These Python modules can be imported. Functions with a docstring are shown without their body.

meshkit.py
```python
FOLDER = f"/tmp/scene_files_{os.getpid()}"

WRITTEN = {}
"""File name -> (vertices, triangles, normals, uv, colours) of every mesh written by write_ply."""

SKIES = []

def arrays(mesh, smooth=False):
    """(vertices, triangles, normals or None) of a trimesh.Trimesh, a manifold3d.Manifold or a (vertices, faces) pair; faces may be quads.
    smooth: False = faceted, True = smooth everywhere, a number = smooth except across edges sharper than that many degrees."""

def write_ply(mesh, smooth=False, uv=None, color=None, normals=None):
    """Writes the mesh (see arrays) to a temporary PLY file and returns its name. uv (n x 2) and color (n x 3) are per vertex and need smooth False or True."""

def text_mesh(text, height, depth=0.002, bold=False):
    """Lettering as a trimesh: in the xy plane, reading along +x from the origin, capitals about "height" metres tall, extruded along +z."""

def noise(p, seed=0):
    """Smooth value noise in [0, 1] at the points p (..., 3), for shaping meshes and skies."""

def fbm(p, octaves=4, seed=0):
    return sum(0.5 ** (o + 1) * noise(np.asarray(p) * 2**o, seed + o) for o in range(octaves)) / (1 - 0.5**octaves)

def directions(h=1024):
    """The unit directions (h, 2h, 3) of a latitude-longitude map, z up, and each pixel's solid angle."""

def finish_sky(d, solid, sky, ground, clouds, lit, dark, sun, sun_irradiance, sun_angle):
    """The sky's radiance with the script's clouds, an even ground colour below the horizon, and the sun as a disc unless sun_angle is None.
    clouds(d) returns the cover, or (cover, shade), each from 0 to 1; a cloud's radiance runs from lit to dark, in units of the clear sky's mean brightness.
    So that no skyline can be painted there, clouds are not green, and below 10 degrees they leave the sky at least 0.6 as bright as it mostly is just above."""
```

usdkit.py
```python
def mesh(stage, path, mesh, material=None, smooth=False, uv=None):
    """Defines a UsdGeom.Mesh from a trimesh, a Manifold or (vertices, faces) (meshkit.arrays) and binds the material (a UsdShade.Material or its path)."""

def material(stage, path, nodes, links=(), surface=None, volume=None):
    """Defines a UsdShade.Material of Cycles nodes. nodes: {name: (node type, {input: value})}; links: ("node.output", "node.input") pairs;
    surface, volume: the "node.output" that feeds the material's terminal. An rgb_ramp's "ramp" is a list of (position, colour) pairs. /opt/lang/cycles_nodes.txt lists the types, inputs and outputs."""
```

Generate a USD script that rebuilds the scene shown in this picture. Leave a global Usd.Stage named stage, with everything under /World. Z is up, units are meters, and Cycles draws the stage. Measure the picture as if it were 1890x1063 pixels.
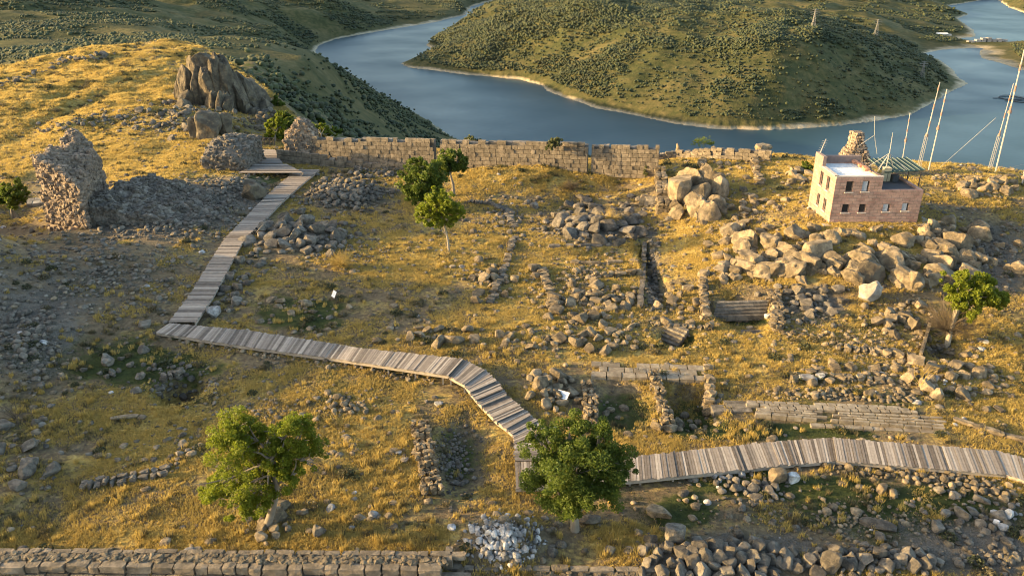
import math, random
import numpy as np, trimesh, usdkit, meshkit
from scipy.interpolate import RBFInterpolator
from scipy.ndimage import map_coordinates
from scipy.spatial import cKDTree
from pxr import Usd, UsdGeom, UsdLux, UsdShade, Gf, Sdf, Vt

# ------------------------------------------------------------------ camera, sky, sun
stage = Usd.Stage.CreateInMemory()
UsdGeom.SetStageUpAxis(stage, 'Z'); UsdGeom.SetStageMetersPerUnit(stage, 1.0)
UsdGeom.Xform.Define(stage, '/World')
PITCH = math.radians(23.5); CAMH = 32.0; FPX = 1470.0
CP, SP = math.cos(PITCH), math.sin(PITCH)
cam = UsdGeom.Camera.Define(stage, '/World/camera')
cam.CreateHorizontalApertureAttr(36.0); cam.CreateVerticalApertureAttr(36.0*575/1024)
cam.CreateFocalLengthAttr(28.0); cam.CreateFStopAttr(0.0)
cam.CreateClippingRangeAttr(Gf.Vec2f(1.0, 60000.0))
cam.CreateExposureAttr(1.62)
cam.AddTransformOp().Set(Gf.Matrix4d(1,0,0,0, 0,SP,CP,0, 0,-CP,SP,0, 0,0,CAMH,1))
SUN_EL = math.radians(10.8)
SUN_ROT = math.atan2(-1.0, -0.02)
SUN = np.array([math.sin(SUN_ROT)*math.cos(SUN_EL), math.cos(SUN_ROT)*math.cos(SUN_EL), math.sin(SUN_EL)])
sun = UsdLux.DistantLight.Define(stage, '/World/sun')
sun.CreateNormalizeAttr(True); sun.CreateIntensityAttr(1.25); sun.CreateAngleAttr(0.53)
sun.CreateColorAttr(Gf.Vec3f(1.0, 0.69, 0.31))
zx = SUN; xx = np.cross([0,0,1], zx); xx /= np.linalg.norm(xx); yx = np.cross(zx, xx)
sun.AddTransformOp().Set(Gf.Matrix4d(*xx,0, *yx,0, *zx,0, 0,0,300,1))
usdkit.material(stage, '/World/Looks/sky', {
    's': ('sky_texture', {'sky_type': 'single_scattering', 'sun_disc': False, 'sun_elevation': SUN_EL, 'sun_rotation': SUN_ROT,
                          'altitude': 300.0, 'air_density': 1.0, 'aerosol_density': 2.6, 'ozone_density': 1.0}),
    'b': ('background_shader', {'strength': 0.15})}, [('s.color', 'b.color')], surface='b.background')
dome = UsdLux.DomeLight.Define(stage, '/World/sky')
UsdShade.MaterialBindingAPI.Apply(dome.GetPrim()).Bind(UsdShade.Material.Get(stage, '/World/Looks/sky'))
dome.GetPrim().SetCustomDataByKey('kind', 'structure')

# ------------------------------------------------------------------ helpers
taken = {}
def numbered(parent, name):
    k = (parent, name); n = taken.get(k, 0); taken[k] = n+1
    return name if n == 0 else f'{name}_{n:03d}'
def tag(p, label=None, cat=None, group=None, kind=None):
    p = p.GetPrim() if hasattr(p, 'GetPrim') else p
    for k, v in (('label', label), ('category', cat), ('group', group), ('kind', kind)):
        if v: p.SetCustomDataByKey(k, v)
    return p
def path_of(parent): return '/World' if parent is None else str(parent.GetPath())
def obj(name, m, mat, parent=None, at=None, smooth=False):
    """one Mesh prim; at: its base point (top-level only)"""
    pp = path_of(parent); path = pp + '/' + numbered(pp, name)
    g = usdkit.mesh(stage, path, m, '/World/Looks/'+mat, smooth)
    if at is not None: g.AddTranslateOp().Set(Gf.Vec3d(*map(float, at)))
    return g.GetPrim()
def thing(name, label, cat, at=(0,0,0), group=None, kind=None):
    path = '/World/' + numbered('/World', name)
    x = UsdGeom.Xform.Define(stage, path); x.AddTranslateOp().Set(Gf.Vec3d(*map(float, at)))
    return tag(x, label, cat, group, kind)
def rng_of(*a): return np.random.default_rng(abs(hash(tuple(int(x) for x in a))) % (2**31))
def cat(ms):
    vs, fs, n = [], [], 0
    for v, f in ms:
        vs.append(v); fs.append(np.asarray(f)+n); n += len(v)
    return np.vstack(vs), np.vstack(fs)
def box(cx, cy, cz, sx, sy, sz, rz=0.0):
    m = trimesh.creation.box((sx, sy, sz)); v = np.array(m.vertices); c, s = math.cos(rz), math.sin(rz)
    v = np.c_[v[:,0]*c-v[:,1]*s, v[:,0]*s+v[:,1]*c, v[:,2]]+[cx, cy, cz]
    return v, np.array(m.faces)
def tube(pts, radii, n=7):
    pts = np.asarray(pts, float); radii = np.broadcast_to(np.asarray(radii, float), len(pts))
    t = np.gradient(pts, axis=0); t /= np.maximum(np.linalg.norm(t, axis=1, keepdims=True), 1e-9)
    ref = np.array([0.31, 0.95, 0.05]) if abs(t[0][2]) > 0.7 else np.array([0, 0, 1.0])
    a = np.cross(t, ref); a /= np.linalg.norm(a, axis=1, keepdims=True); b = np.cross(t, a)
    th = np.arange(n)/n*2*np.pi
    v = (pts[:,None]+radii[:,None,None]*(a[:,None]*np.cos(th)[None,:,None]+b[:,None]*np.sin(th)[None,:,None])).reshape(-1, 3)
    f = []
    for i in range(len(pts)-1):
        for j in range(n):
            k = (j+1) % n
            f += [(i*n+j, (i+1)*n+j, (i+1)*n+k), (i*n+j, (i+1)*n+k, i*n+k)]
    for s, o in ((0, 1), ((len(pts)-1)*n, -1)):
        for j in range(1, n-1): f.append((s, s+j, s+j+1) if o > 0 else (s, s+j+1, s+j))
    return v, np.array(f)

# ------------------------------------------------------------------ the photograph's view, used to place things in the world
CAM = np.array([0, 0, CAMH])
def rays(u, v):
    a = (np.asarray(u, float)-945)/FPX; b = (np.asarray(v, float)-531.5)/FPX
    return np.stack([a, CP-b*SP, -SP-b*CP], -1)
def at_z(u, v, z):
    d = rays(u, v); t = (z-CAMH)/d[..., 2]; return CAM+d*t[..., None]
def at_y(u, v, y):
    d = rays(u, v); t = y/d[..., 1]; return CAM+d*np.asarray(t)[..., None]
def depth(p): p = np.asarray(p)-CAM; return p[..., 1]*CP-p[..., 2]*SP
def project(p):
    p = np.asarray(p); q = p-CAM; dd = depth(p); return 945+FPX*q[..., 0]/dd, 531.5-FPX*(q[..., 1]*SP+q[..., 2]*CP)/dd
def mpx(p): return depth(p)/FPX

# ------------------------------------------------------------------ terrain
near_px = np.array([
 (100,950,.3),(500,980,.3),(800,1000,.2),(1200,1000,0),(1500,1000,0),(1890,1000,0),(1890,900,.3),(1500,900,.1),(1100,900,0),(700,900,.2),(300,900,.5),(0,900,1.0),
 (0,750,1.2),(300,760,.3),(600,760,.4),(900,760,.2),(1100,740,0),(1300,740,.2),(1600,760,.3),(1890,760,.6),
 (0,600,1.8),(150,600,1.3),(300,610,.7),(450,640,.5),(600,620,.5),(800,600,.4),(1000,600,.4),(1200,620,.5),(1400,620,.8),(1600,640,.8),(1890,640,1.2),
 (0,500,2.5),(150,500,2.2),(300,500,1.5),(420,470,1.2),(600,500,.8),(800,480,.6),(1000,480,.5),(1150,480,.4),(1210,500,.1),(1300,500,1.2),(1400,530,1.2),(1500,520,1.8),(1650,560,1.4),(1750,500,2.4),(1890,520,2),
 (1400,450,2.6),(1550,450,3.6),(1700,450,3.6),(1800,430,3.2),(1890,430,3.0),
 (1530,411,4.6),(1610,415,4.6),(1700,411,4.6),(1500,380,4.5),(1600,370,4.6),(1700,370,4.6),(1450,400,3.6),(1350,400,2.6),(1260,420,1.0),(1230,380,1.0),(1280,350,3.0),(1400,340,3.2),(1500,345,3.8),(1320,295,2.5),(1240,300,2.0),
 (1750,330,5.0),(1820,340,5.0),(1890,370,4.0),(1880,335,4.5),
 (1150,350,-.2),(1050,360,-.2),(1000,318,1.0),(900,315,1.0),(1150,325,.6),
 (900,380,.3),(1100,420,.6),(800,400,.5),(700,370,.8),(640,350,1.0),(600,310,.8),(700,310,.6),(560,320,.8),
 (480,390,1.2),(450,350,1.5),(520,300,1.0),
 (400,330,2.0),(330,340,3.0),(250,340,3.0),(300,400,2.4),(200,400,2.6),(160,425,1.6),(100,440,1.0),
 (30,400,-.5),(0,440,.5),(0,350,.5),(60,330,.5),
 (250,310,2),(330,290,2.5),(400,270,2.5),(200,230,2.5),(0,270,1.5),(100,250,2),
 (0,200,3),(150,180,3.5),(250,128,5.0),(300,73,7.2),(200,98,6.6),(90,122,5),
 (400,200,2),(330,195,2.5),(450,210,1),(500,250,0),(400,240,2.5),(470,275,1.5)], float)
_p = at_z(near_px[:,0], near_px[:,1], near_px[:,2])
near_pts = np.vstack([_p, [(-48,45,5.6),(-46,38,3.2),(-58,58,8.5),(-63,70,13),(-77,80,9),(-95,100,2),(-50,30,4),(60,45,0),(75,60,1),(90,80,2),(0,20,-.5),(-30,22,0),(40,22,-.5),
                           (-140,150,2),(-160,230,2),(100,105,3),(130,100,0),(-30,160,-2),(30,150,-4)]])
near_rbf = RBFInterpolator(near_pts[:,:2], near_pts[:,2], kernel='linear', smoothing=0.3)
# water line (lake surface at -200 m under the terrace)
LAKE = -200.0
main_px = np.array([(1890,130),(1850,118),(1812,108),(1806,97),(1815,90),(1795,89),(1740,92),(1700,100),(1735,112),(1757,128),(1770,146),(1788,155),(1760,166),(1720,190),(1680,212),(1620,223),(1550,232),(1470,238),(1400,240),(1320,238),(1250,229),(1150,208),(1100,200),(1075,190),(1045,181),(1012,168),(1000,157),(960,147),(900,141),(860,138),(800,130),(755,125),(742,118),(785,100),(797,90),(788,84),(800,74),(850,38),(885,20),(938,0),(1010,-25),(990,-32),(920,-2),(868,13),(858,28),(800,42),(700,58),(620,72),(588,84),(580,96),(600,125),(690,178),(770,214),(792,227),(835,256),(900,285),(1000,300),(1200,330),(1500,350),(1700,360),(1890,385),(2200,420),(2500,300),(2300,180),(2000,145)], float)
upper_px = np.array([(1825,80),(1760,73),(1801,68),(1797,57),(1776,42),(1766,35),(1788,27),(1760,18),(1724,14),(1770,8),(1815,0),(1840,-2),(1865,15),(1895,26),(1960,40),(1990,72),(1890,80)], float)
from shapely.geometry import Polygon, LineString, Point
import shapely
def _poly(px):
    w = at_z(px[:,0], px[:,1], LAKE)[:,:2]; return Polygon(w).buffer(0)
LAKES = [_poly(main_px), _poly(upper_px)]
far_px = np.array([  # u, v, distance along y
 (480,95,300),(560,97,450),(600,105,600),(650,130,720),(700,160,850),(740,185,930),(775,208,1000),(560,170,400),(600,230,330),(700,240,450),(800,249,800),(650,185,550),(480,150,320),(720,215,650),
 (0,85,600),(150,60,800),(300,40,1000),(0,40,1200),(0,-5,1600),(400,60,1300),(500,20,1700),(560,75,1800),(600,0,2400),(700,30,2600),(800,10,3100),(250,0,1800),(-300,60,900),(-300,0,1700),
 (1090,-10,1720),(950,25,1780),(900,80,1600),(1000,80,1480),(1000,30,1640),(1100,100,1380),(1150,50,1480),(1250,60,1370),(1250,38,1420),(1400,44,1340),(1500,62,1310),(1600,80,1320),(1700,115,1330),(1757,140,1360),(1400,120,1200),(1300,150,1170),(1300,100,1270),(1550,150,1190),(1650,150,1230),(1200,120,1250),(1600,190,1150),(1480,190,1110),(1250,20,1750),(1450,30,1700),(1600,62,1700),
 (1300,22,2300),(1500,22,2400),(1650,60,2000),(1700,80,1950),(1600,30,2300),(1400,0,2700),(1700,5,3000),(1890,100,1700),(2000,105,1600),(1850,100,1800),
 (900,330,300),(1200,360,300),(1500,380,300),(1800,390,300),(2100,400,300)], float)
_f = at_y(far_px[:,0], far_px[:,1], far_px[:,2])
def _pol(x, y): return np.stack([np.arctan2(x, y)*3.2, np.log(np.hypot(x, y)+1)], -1)
_ring = []
for k in range(-9, 10):
    a = k*math.pi/9.5
    for r, z in ((5200, -90+50*math.sin(k*1.7)), (9000, -40+60*math.sin(k*2.3)), (16000, 60)):
        _ring.append((r*math.sin(a), r*math.cos(a), z))
    if abs(a) > 0.9:
        for r, z in ((200, -35), (450, -110), (1200, -185), (2500, -170)): _ring.append((r*math.sin(a), r*math.cos(a), z))
far_pts = np.vstack([_f, _ring])
far_rbf = RBFInterpolator(_pol(far_pts[:,0], far_pts[:,1]), far_pts[:,2], kernel='linear', smoothing=0.002)
brink_u = np.array([-1500,-300,0,200,330,400,470,530,600,945,1200,1420,1500,1600,1700,1890,2200,3500])
brink_r = np.array([170,228,235,248,245,215,185,160,143,128,124,130,124,119,121,124,124,110.])
brink_a = np.arctan((brink_u-945)/(FPX/0.93))
SHORE = np.vstack([np.array([g.interpolate(t).coords[0] for t in np.arange(0, g.length, 12.0)]) for g in (P.exterior for P in LAKES)])
SHORE_T = cKDTree(SHORE)
def far_h(x, y):
    sh = x.shape; X = np.c_[x.ravel(), y.ravel()]
    h = far_rbf(_pol(X[:,0], X[:,1]))
    d = SHORE_T.query(X)[0]
    inside = np.zeros(len(X), bool)
    for P in LAKES: inside |= shapely.contains_xy(P, X[:,0], X[:,1])
    land = np.maximum(h-LAKE, 3.0)
    w = np.clip(d/900, 0, 1)
    p3 = np.c_[X/210.0, np.full(len(X), .5)]
    n = (meshkit.fbm(p3, 5, 3)-.5); rid = 1-np.abs(2*meshkit.fbm(np.c_[X/260.0, np.full(len(X), 7.5)], 4, 9)-1)
    rr = np.hypot(X[:,0], X[:,1])
    amp = np.clip((rr-200)/1400, 0.05, 1)
    land = land*(1-np.exp(-(d+2)/70))+amp*np.minimum(land, 60)*(1.15*n+0.5*(rid-.8))*np.clip(d/60, 0, 1)
    land = np.maximum(land, 0.06*d+0.3)
    return np.where(inside, LAKE-np.minimum(0.25*d+.3, 20), LAKE+land).reshape(sh)
def smooth01(t): t = np.clip(t, 0, 1); return t*t*(3-2*t)
def base_h(x, y):
    x, y = np.asarray(x, float), np.asarray(y, float)
    r = np.hypot(x, y); rb = np.interp(np.arctan2(x, y), brink_a, brink_r)
    w = smooth01((r-rb)/(45+0.25*rb))
    w = np.where(np.abs(np.arctan2(x, y)) > 1.2, smooth01((r-90)/80), w)
    hn = near_rbf(np.c_[np.ravel(x), np.ravel(y)]).reshape(np.shape(x))
    hn = hn-np.maximum(r-rb, 0)*0.22
    return hn, w
# near grid
gx = np.concatenate([np.arange(-190,-90,1.5), np.arange(-90,-70,.6), np.arange(-70,80,.34), np.arange(80,100,.6), np.arange(100,151,1.5)])
gy = np.concatenate([np.arange(18,30,1.0), np.arange(30,60,.3), np.arange(60,130,.42), np.arange(130,200,.9), np.arange(200,296,1.6)])
cx, cy = np.arange(-196,160,1.6), np.arange(14,304,1.6)
CX, CY = np.meshgrid(cx, cy)
_hn, _w = base_h(CX, CY)
COARSE = _hn*(1-_w)+far_h(CX, CY)*_w
GX, GY = np.meshgrid(gx, gy)
BASE = map_coordinates(COARSE, [(GY-cy[0])/1.6, (GX-cx[0])/1.6], order=3, mode='nearest')
RN = np.hypot(GX, GY)
P3 = np.stack([GX, GY, np.zeros_like(GX)], -1)
HN = BASE + 0.6*(meshkit.fbm(P3/9.0, 3, 21)-.5)*np.clip(RN/90, .5, 3) + 0.17*(meshkit.fbm(P3/2.1, 3, 22)-.5) + np.clip((GY-105)/60, 0, 1)*(1.5*(meshkit.fbm(P3/6.5, 4, 23)-.5)+.7*(1-np.abs(2*meshkit.fbm(P3/5.0, 3, 24)-1)-.75))*(GX < -25)
BUMPS = []     # x, y, rx, ry, rz, height
def bump(x, y, rx, ry, rz, h, flat=2.0):
    """a mound (or pit, h < 0) added to the terrain grid"""
    global HN
    c, s = math.cos(rz), math.sin(rz); dx, dy = GX-x, GY-y
    q = ((dx*c+dy*s)/rx)**2+((-dx*s+dy*c)/ry)**2
    HN = HN+h*np.exp(-q**(flat/2)*1.2)
def ground(x, y):
    x, y = np.asarray(x, float), np.asarray(y, float)
    i = np.interp(y, gy, np.arange(len(gy))); j = np.interp(x, gx, np.arange(len(gx)))
    return map_coordinates(HN, [i.ravel(), j.ravel()], order=1, mode='nearest').reshape(x.shape)
def hit(u, v):
    """the ground point seen at these pixels of the photograph"""
    u, v = np.atleast_1d(np.asarray(u, float)), np.atleast_1d(np.asarray(v, float))
    d = rays(u, v); d /= d[:,1:2]
    y = np.full(len(d), 24.0); done = np.zeros(len(d), bool)
    while not done.all() and y.min() < 290:
        z = CAMH+d[:,2]*y; g = ground(d[:,0]*y, y); new = z <= g
        done |= new | (y > 290); y = np.where(done, y, y+0.6)
    lo, hi = y-0.6, y.copy()
    for _ in range(9):
        mid = (lo+hi)/2; up = CAMH+d[:,2]*mid > ground(d[:,0]*mid, mid)
        lo, hi = np.where(up, mid, lo), np.where(up, hi, mid)
    return np.stack([d[:,0]*hi, hi, ground(d[:,0]*hi, hi)], -1)
def hit1(u, v): return hit([u], [v])[0]
# ------------------------------------------------------------------ materials
def M(name, *a, **k): return usdkit.material(stage, '/World/Looks/'+name, *a, **k)
def rock_mat(name, c1, c2, c3, scale=1.0, rough=0.9, bump_s=0.5, rnd=0.35):
    """weathered stone: c1-c2 mottling, c3 lichen / dust patches, a different tone per piece"""
    M(name, {'g': ('geometry', {}), 'n1': ('noise_texture', {'scale': 1.3*scale, 'detail': 5.0, 'roughness': .65}), 'n2': ('noise_texture', {'scale': 6.0*scale, 'detail': 4.0, 'roughness': .7}),
      'r1': ('rgb_ramp', {'ramp': [(.25, tuple(x*.72 for x in c1)), (.44, c1), (.6, c2), (.74, tuple(x*1.2 for x in c2))]}), 'r2': ('rgb_ramp', {'ramp': [(.54, (0,0,0)), (.7, (1,1,1))]}), 'm1': ('mix', {'mix_type': 'mix', 'color2': c3}),
      'oi': ('object_info', {}), 'mr': ('map_range', {'from_min': 0.0, 'from_max': 1.0, 'to_min': 1-rnd, 'to_max': 1+rnd}), 'mm': ('math', {'math_type': 'multiply', 'value2': .75}),
      'hs': ('hsv', {}), 'b': ('bump', {'strength': bump_s, 'distance': .08}), 'p': ('principled_bsdf', {'roughness': rough, 'specular_ior_level': .25})},
      [('g.position', 'n1.vector'), ('g.position', 'n2.vector'), ('n1.fac', 'r1.fac'), ('n2.fac', 'r2.fac'), ('r2.color', 'mm.value1'), ('mm.value', 'm1.fac'), ('r1.color', 'm1.color1'),
       ('oi.random', 'mr.value'), ('mr.result', 'hs.value'), ('m1.color', 'hs.color'), ('hs.color', 'p.base_color'), ('n2.fac', 'b.height'), ('b.normal', 'p.normal')], surface='p.BSDF')
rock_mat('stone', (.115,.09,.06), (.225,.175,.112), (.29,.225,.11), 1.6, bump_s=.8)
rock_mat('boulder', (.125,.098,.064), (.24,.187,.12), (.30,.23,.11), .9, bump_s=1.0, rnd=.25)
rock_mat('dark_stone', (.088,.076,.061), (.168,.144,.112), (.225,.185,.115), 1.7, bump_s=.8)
rock_mat('pale_stone', (.17,.15,.12), (.26,.235,.195), (.27,.235,.165), 1.0, bump_s=.7)
rock_mat('white_stone', (.20,.19,.18), (.40,.385,.36), (.20,.175,.14), 1.6, rnd=.45)
rock_mat('paving', (.19,.155,.11), (.285,.24,.175), (.22,.185,.12), 1.0, rnd=.15)
rock_mat('ashlar', (.14,.115,.083), (.235,.19,.135), (.13,.115,.085), 1.2, rnd=.16, bump_s=.8)
rock_mat('ashlar_core', (.16,.135,.105), (.24,.20,.155), (.13,.11,.09), 1.0)
rock_mat('crag', (.066,.054,.039), (.135,.11,.074), (.18,.142,.075), .5, bump_s=1.0, rnd=.12)
def plain(name, c, rough=.7, metal=0.0, var=.18, scale=3.0):
    M(name, {'g': ('geometry', {}), 'n': ('noise_texture', {'scale': scale, 'detail': 4.0}), 'r': ('rgb_ramp', {'ramp': [(.25, tuple(x*(1-var) for x in c)), (.75, tuple(x*(1+var) for x in c))]}),
      'p': ('principled_bsdf', {'roughness': rough, 'metallic': metal})}, [('g.position', 'n.vector'), ('n.fac', 'r.fac'), ('r.color', 'p.base_color')], surface='p.BSDF')
def ground_mat():
    n = {'g': ('geometry', {}), 'z': ('attribute', {'attribute': 'zone'}), 's': ('separate_color', {'color_type': 'rgb'}),
      'na': ('noise_texture', {'scale': .33, 'detail': 6.0, 'roughness': .65}), 'nb': ('noise_texture', {'scale': 2.6, 'detail': 5.0, 'roughness': .7}), 'nc': ('noise_texture', {'scale': 11.0, 'detail': 3.0, 'roughness': .7}),
      'dirt': ('rgb_ramp', {'ramp': [(.3, (.115,.086,.053)), (.5, (.20,.152,.09)), (.7, (.285,.22,.13))]}),
      'grass': ('rgb_ramp', {'ramp': [(.32, (.20,.145,.05)), (.5, (.42,.30,.09)), (.66, (.58,.44,.15))]}),
      'green': ('rgb_ramp', {'ramp': [(.3, (.045,.055,.02)), (.7, (.10,.115,.035))]}),
      'grey': ('rgb_ramp', {'ramp': [(.3, (.10,.086,.067)), (.5, (.165,.142,.11)), (.72, (.27,.235,.185))]}),
      'vo': ('voronoi_texture', {'scale': 4.5}),
      'm1': ('mix', {}), 'm2': ('mix', {}), 'm3': ('mix', {}),
      'bh': ('math', {'math_type': 'multiply_add', 'value2': 2.2}), 'b': ('bump', {'strength': 1.0, 'distance': .17}), 'p': ('principled_bsdf', {'roughness': .95, 'specular_ior_level': .1})}
    l = [('z.color', 's.color'), ('g.position', 'na.vector'), ('g.position', 'nb.vector'), ('g.position', 'nc.vector'), ('nb.fac', 'dirt.fac'), ('nb.fac', 'grass.fac'), ('nb.fac', 'green.fac'), ('nc.fac', 'grey.fac')]
    for i, (ch, a) in enumerate((('r', 'grass'), ('g', 'green'), ('b', 'grey'))):   # mask = smoothstep of (zone + noise - .5)
        n[f'a{i}'] = ('math', {'math_type': 'multiply_add', 'value2': 1.25}); n[f'd{i}'] = ('math', {'math_type': 'multiply_add', 'value2': .5})
        n[f'k{i}'] = ('map_range', {'range_type': 'smoothstep', 'from_min': .62, 'from_max': 1.12, 'to_min': 0.0, 'to_max': 1.0})
        l += [(f'na.fac', f'a{i}.value1'), (f's.{ch}', f'a{i}.value3'), ('nb.fac', f'd{i}.value1'), (f'a{i}.value', f'd{i}.value3'), (f'd{i}.value', f'k{i}.value')]
        n[f'k{i}'][1].update(from_min=1.15, from_max=1.45)
        l += [(f'k{i}.result', f'm{i+1}.fac'), (f'{a}.color', f'm{i+1}.color2')]
    l += [('dirt.color', 'm1.color1'), ('m1.color', 'm2.color1'), ('m2.color', 'm3.color1'), ('m3.color', 'p.base_color'), ('nb.fac', 'bh.value1'), ('nc.fac', 'bh.value3'), ('bh.value', 'b.height'), ('b.normal', 'p.normal')]
    M('ground', n, l, surface='p.BSDF')
ground_mat()
M('hills', {'g': ('geometry', {}), 'z': ('separate_xyz', {}), 'na': ('noise_texture', {'scale': .012, 'detail': 7.0, 'roughness': .62}), 'nb': ('noise_texture', {'scale': .09, 'detail': 5.0, 'roughness': .7}),
   'nz': ('math', {'math_type': 'multiply_add', 'value2': 13.0}),
   'shore': ('map_range', {'range_type': 'smoothstep', 'from_min': -193.0, 'from_max': -188.0, 'to_min': 1.0, 'to_max': 0.0}),
   'c': ('rgb_ramp', {'ramp': [(.30, (.028,.037,.016)), (.46, (.056,.060,.025)), (.57, (.10,.088,.038)), (.72, (.18,.138,.068))]}),
   'd': ('rgb_ramp', {'ramp': [(.35, (.30,.24,.15)), (.65, (.46,.385,.26))]}), 'mx': ('math', {'math_type': 'multiply_add', 'value2': .5}), 'mh': ('math', {'math_type': 'multiply', 'value2': .5}),
   'm': ('mix', {}), 'b': ('bump', {'strength': .7, 'distance': 3.0}), 'p': ('principled_bsdf', {'roughness': .95, 'specular_ior_level': .05})},
  [('g.position', 'na.vector'), ('g.position', 'nb.vector'), ('g.position', 'z.vector'), ('na.fac', 'mh.value1'), ('nb.fac', 'mx.value1'), ('mh.value', 'mx.value3'), ('mx.value', 'c.fac'), ('nb.fac', 'd.fac'),
   ('na.fac', 'nz.value1'), ('z.z', 'nz.value3'), ('nz.value', 'shore.value'), ('shore.result', 'm.fac'), ('c.color', 'm.color1'), ('d.color', 'm.color2'), ('m.color', 'p.base_color'), ('nb.fac', 'b.height'), ('b.normal', 'p.normal')], surface='p.BSDF')
M('water', {'g': ('geometry', {}), 'mp': ('mapping', {'scale': (.05, .05, .05)}), 'n': ('noise_texture', {'scale': 3.0, 'detail': 6.0, 'roughness': .6}), 'n2': ('noise_texture', {'scale': .12, 'detail': 3.0}),
   'r': ('map_range', {'from_min': .35, 'from_max': .65, 'to_min': .30, 'to_max': .40}),
   'b': ('bump', {'strength': .25, 'distance': .6}), 'p': ('principled_bsdf', {'base_color': (.022,.048,.058), 'ior': 1.33, 'roughness': .2, 'specular_ior_level': .33})},
  [('g.position', 'mp.vector'), ('mp.vector', 'n.vector'), ('mp.vector', 'n2.vector'), ('n2.fac', 'r.value'), ('r.result', 'p.roughness'), ('n.fac', 'b.height'), ('b.normal', 'p.normal')], surface='p.BSDF')
def leaf_mat(name, c1, c2, c3, tr=.3):
    M(name, {'g': ('geometry', {}), 'r': ('rgb_ramp', {'ramp': [(0, c1), (.55, c2), (1, c3)]}), 'd': ('principled_bsdf', {'roughness': .6, 'specular_ior_level': .3}), 't': ('translucent_bsdf', {}), 'm': ('mix_closure', {'fac': tr})},
      [('g.random_per_island', 'r.fac'), ('r.color', 'd.base_color'), ('r.color', 't.color'), ('d.BSDF', 'm.closure1'), ('t.BSDF', 'm.closure2')], surface='m.closure')
leaf_mat('leaf', (.17,.20,.016), (.28,.31,.03), (.42,.42,.06), .45)
leaf_mat('leaf_dark', (.10,.135,.018), (.17,.21,.026), (.27,.30,.045), .4)
leaf_mat('leaf_pale', (.12,.125,.045), (.18,.18,.065), (.25,.24,.09), .25)
leaf_mat('twig', (.085,.065,.042), (.13,.10,.062), (.19,.145,.09), .1)
leaf_mat('straw', (.46,.34,.10), (.62,.47,.15), (.74,.60,.24), .4)
leaf_mat('turf', (.05,.065,.018), (.085,.105,.03), (.14,.15,.05), .25)
plain('bark', (.20,.165,.12), .9)
plain('pale_bark', (.30,.25,.18), .9)

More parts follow.
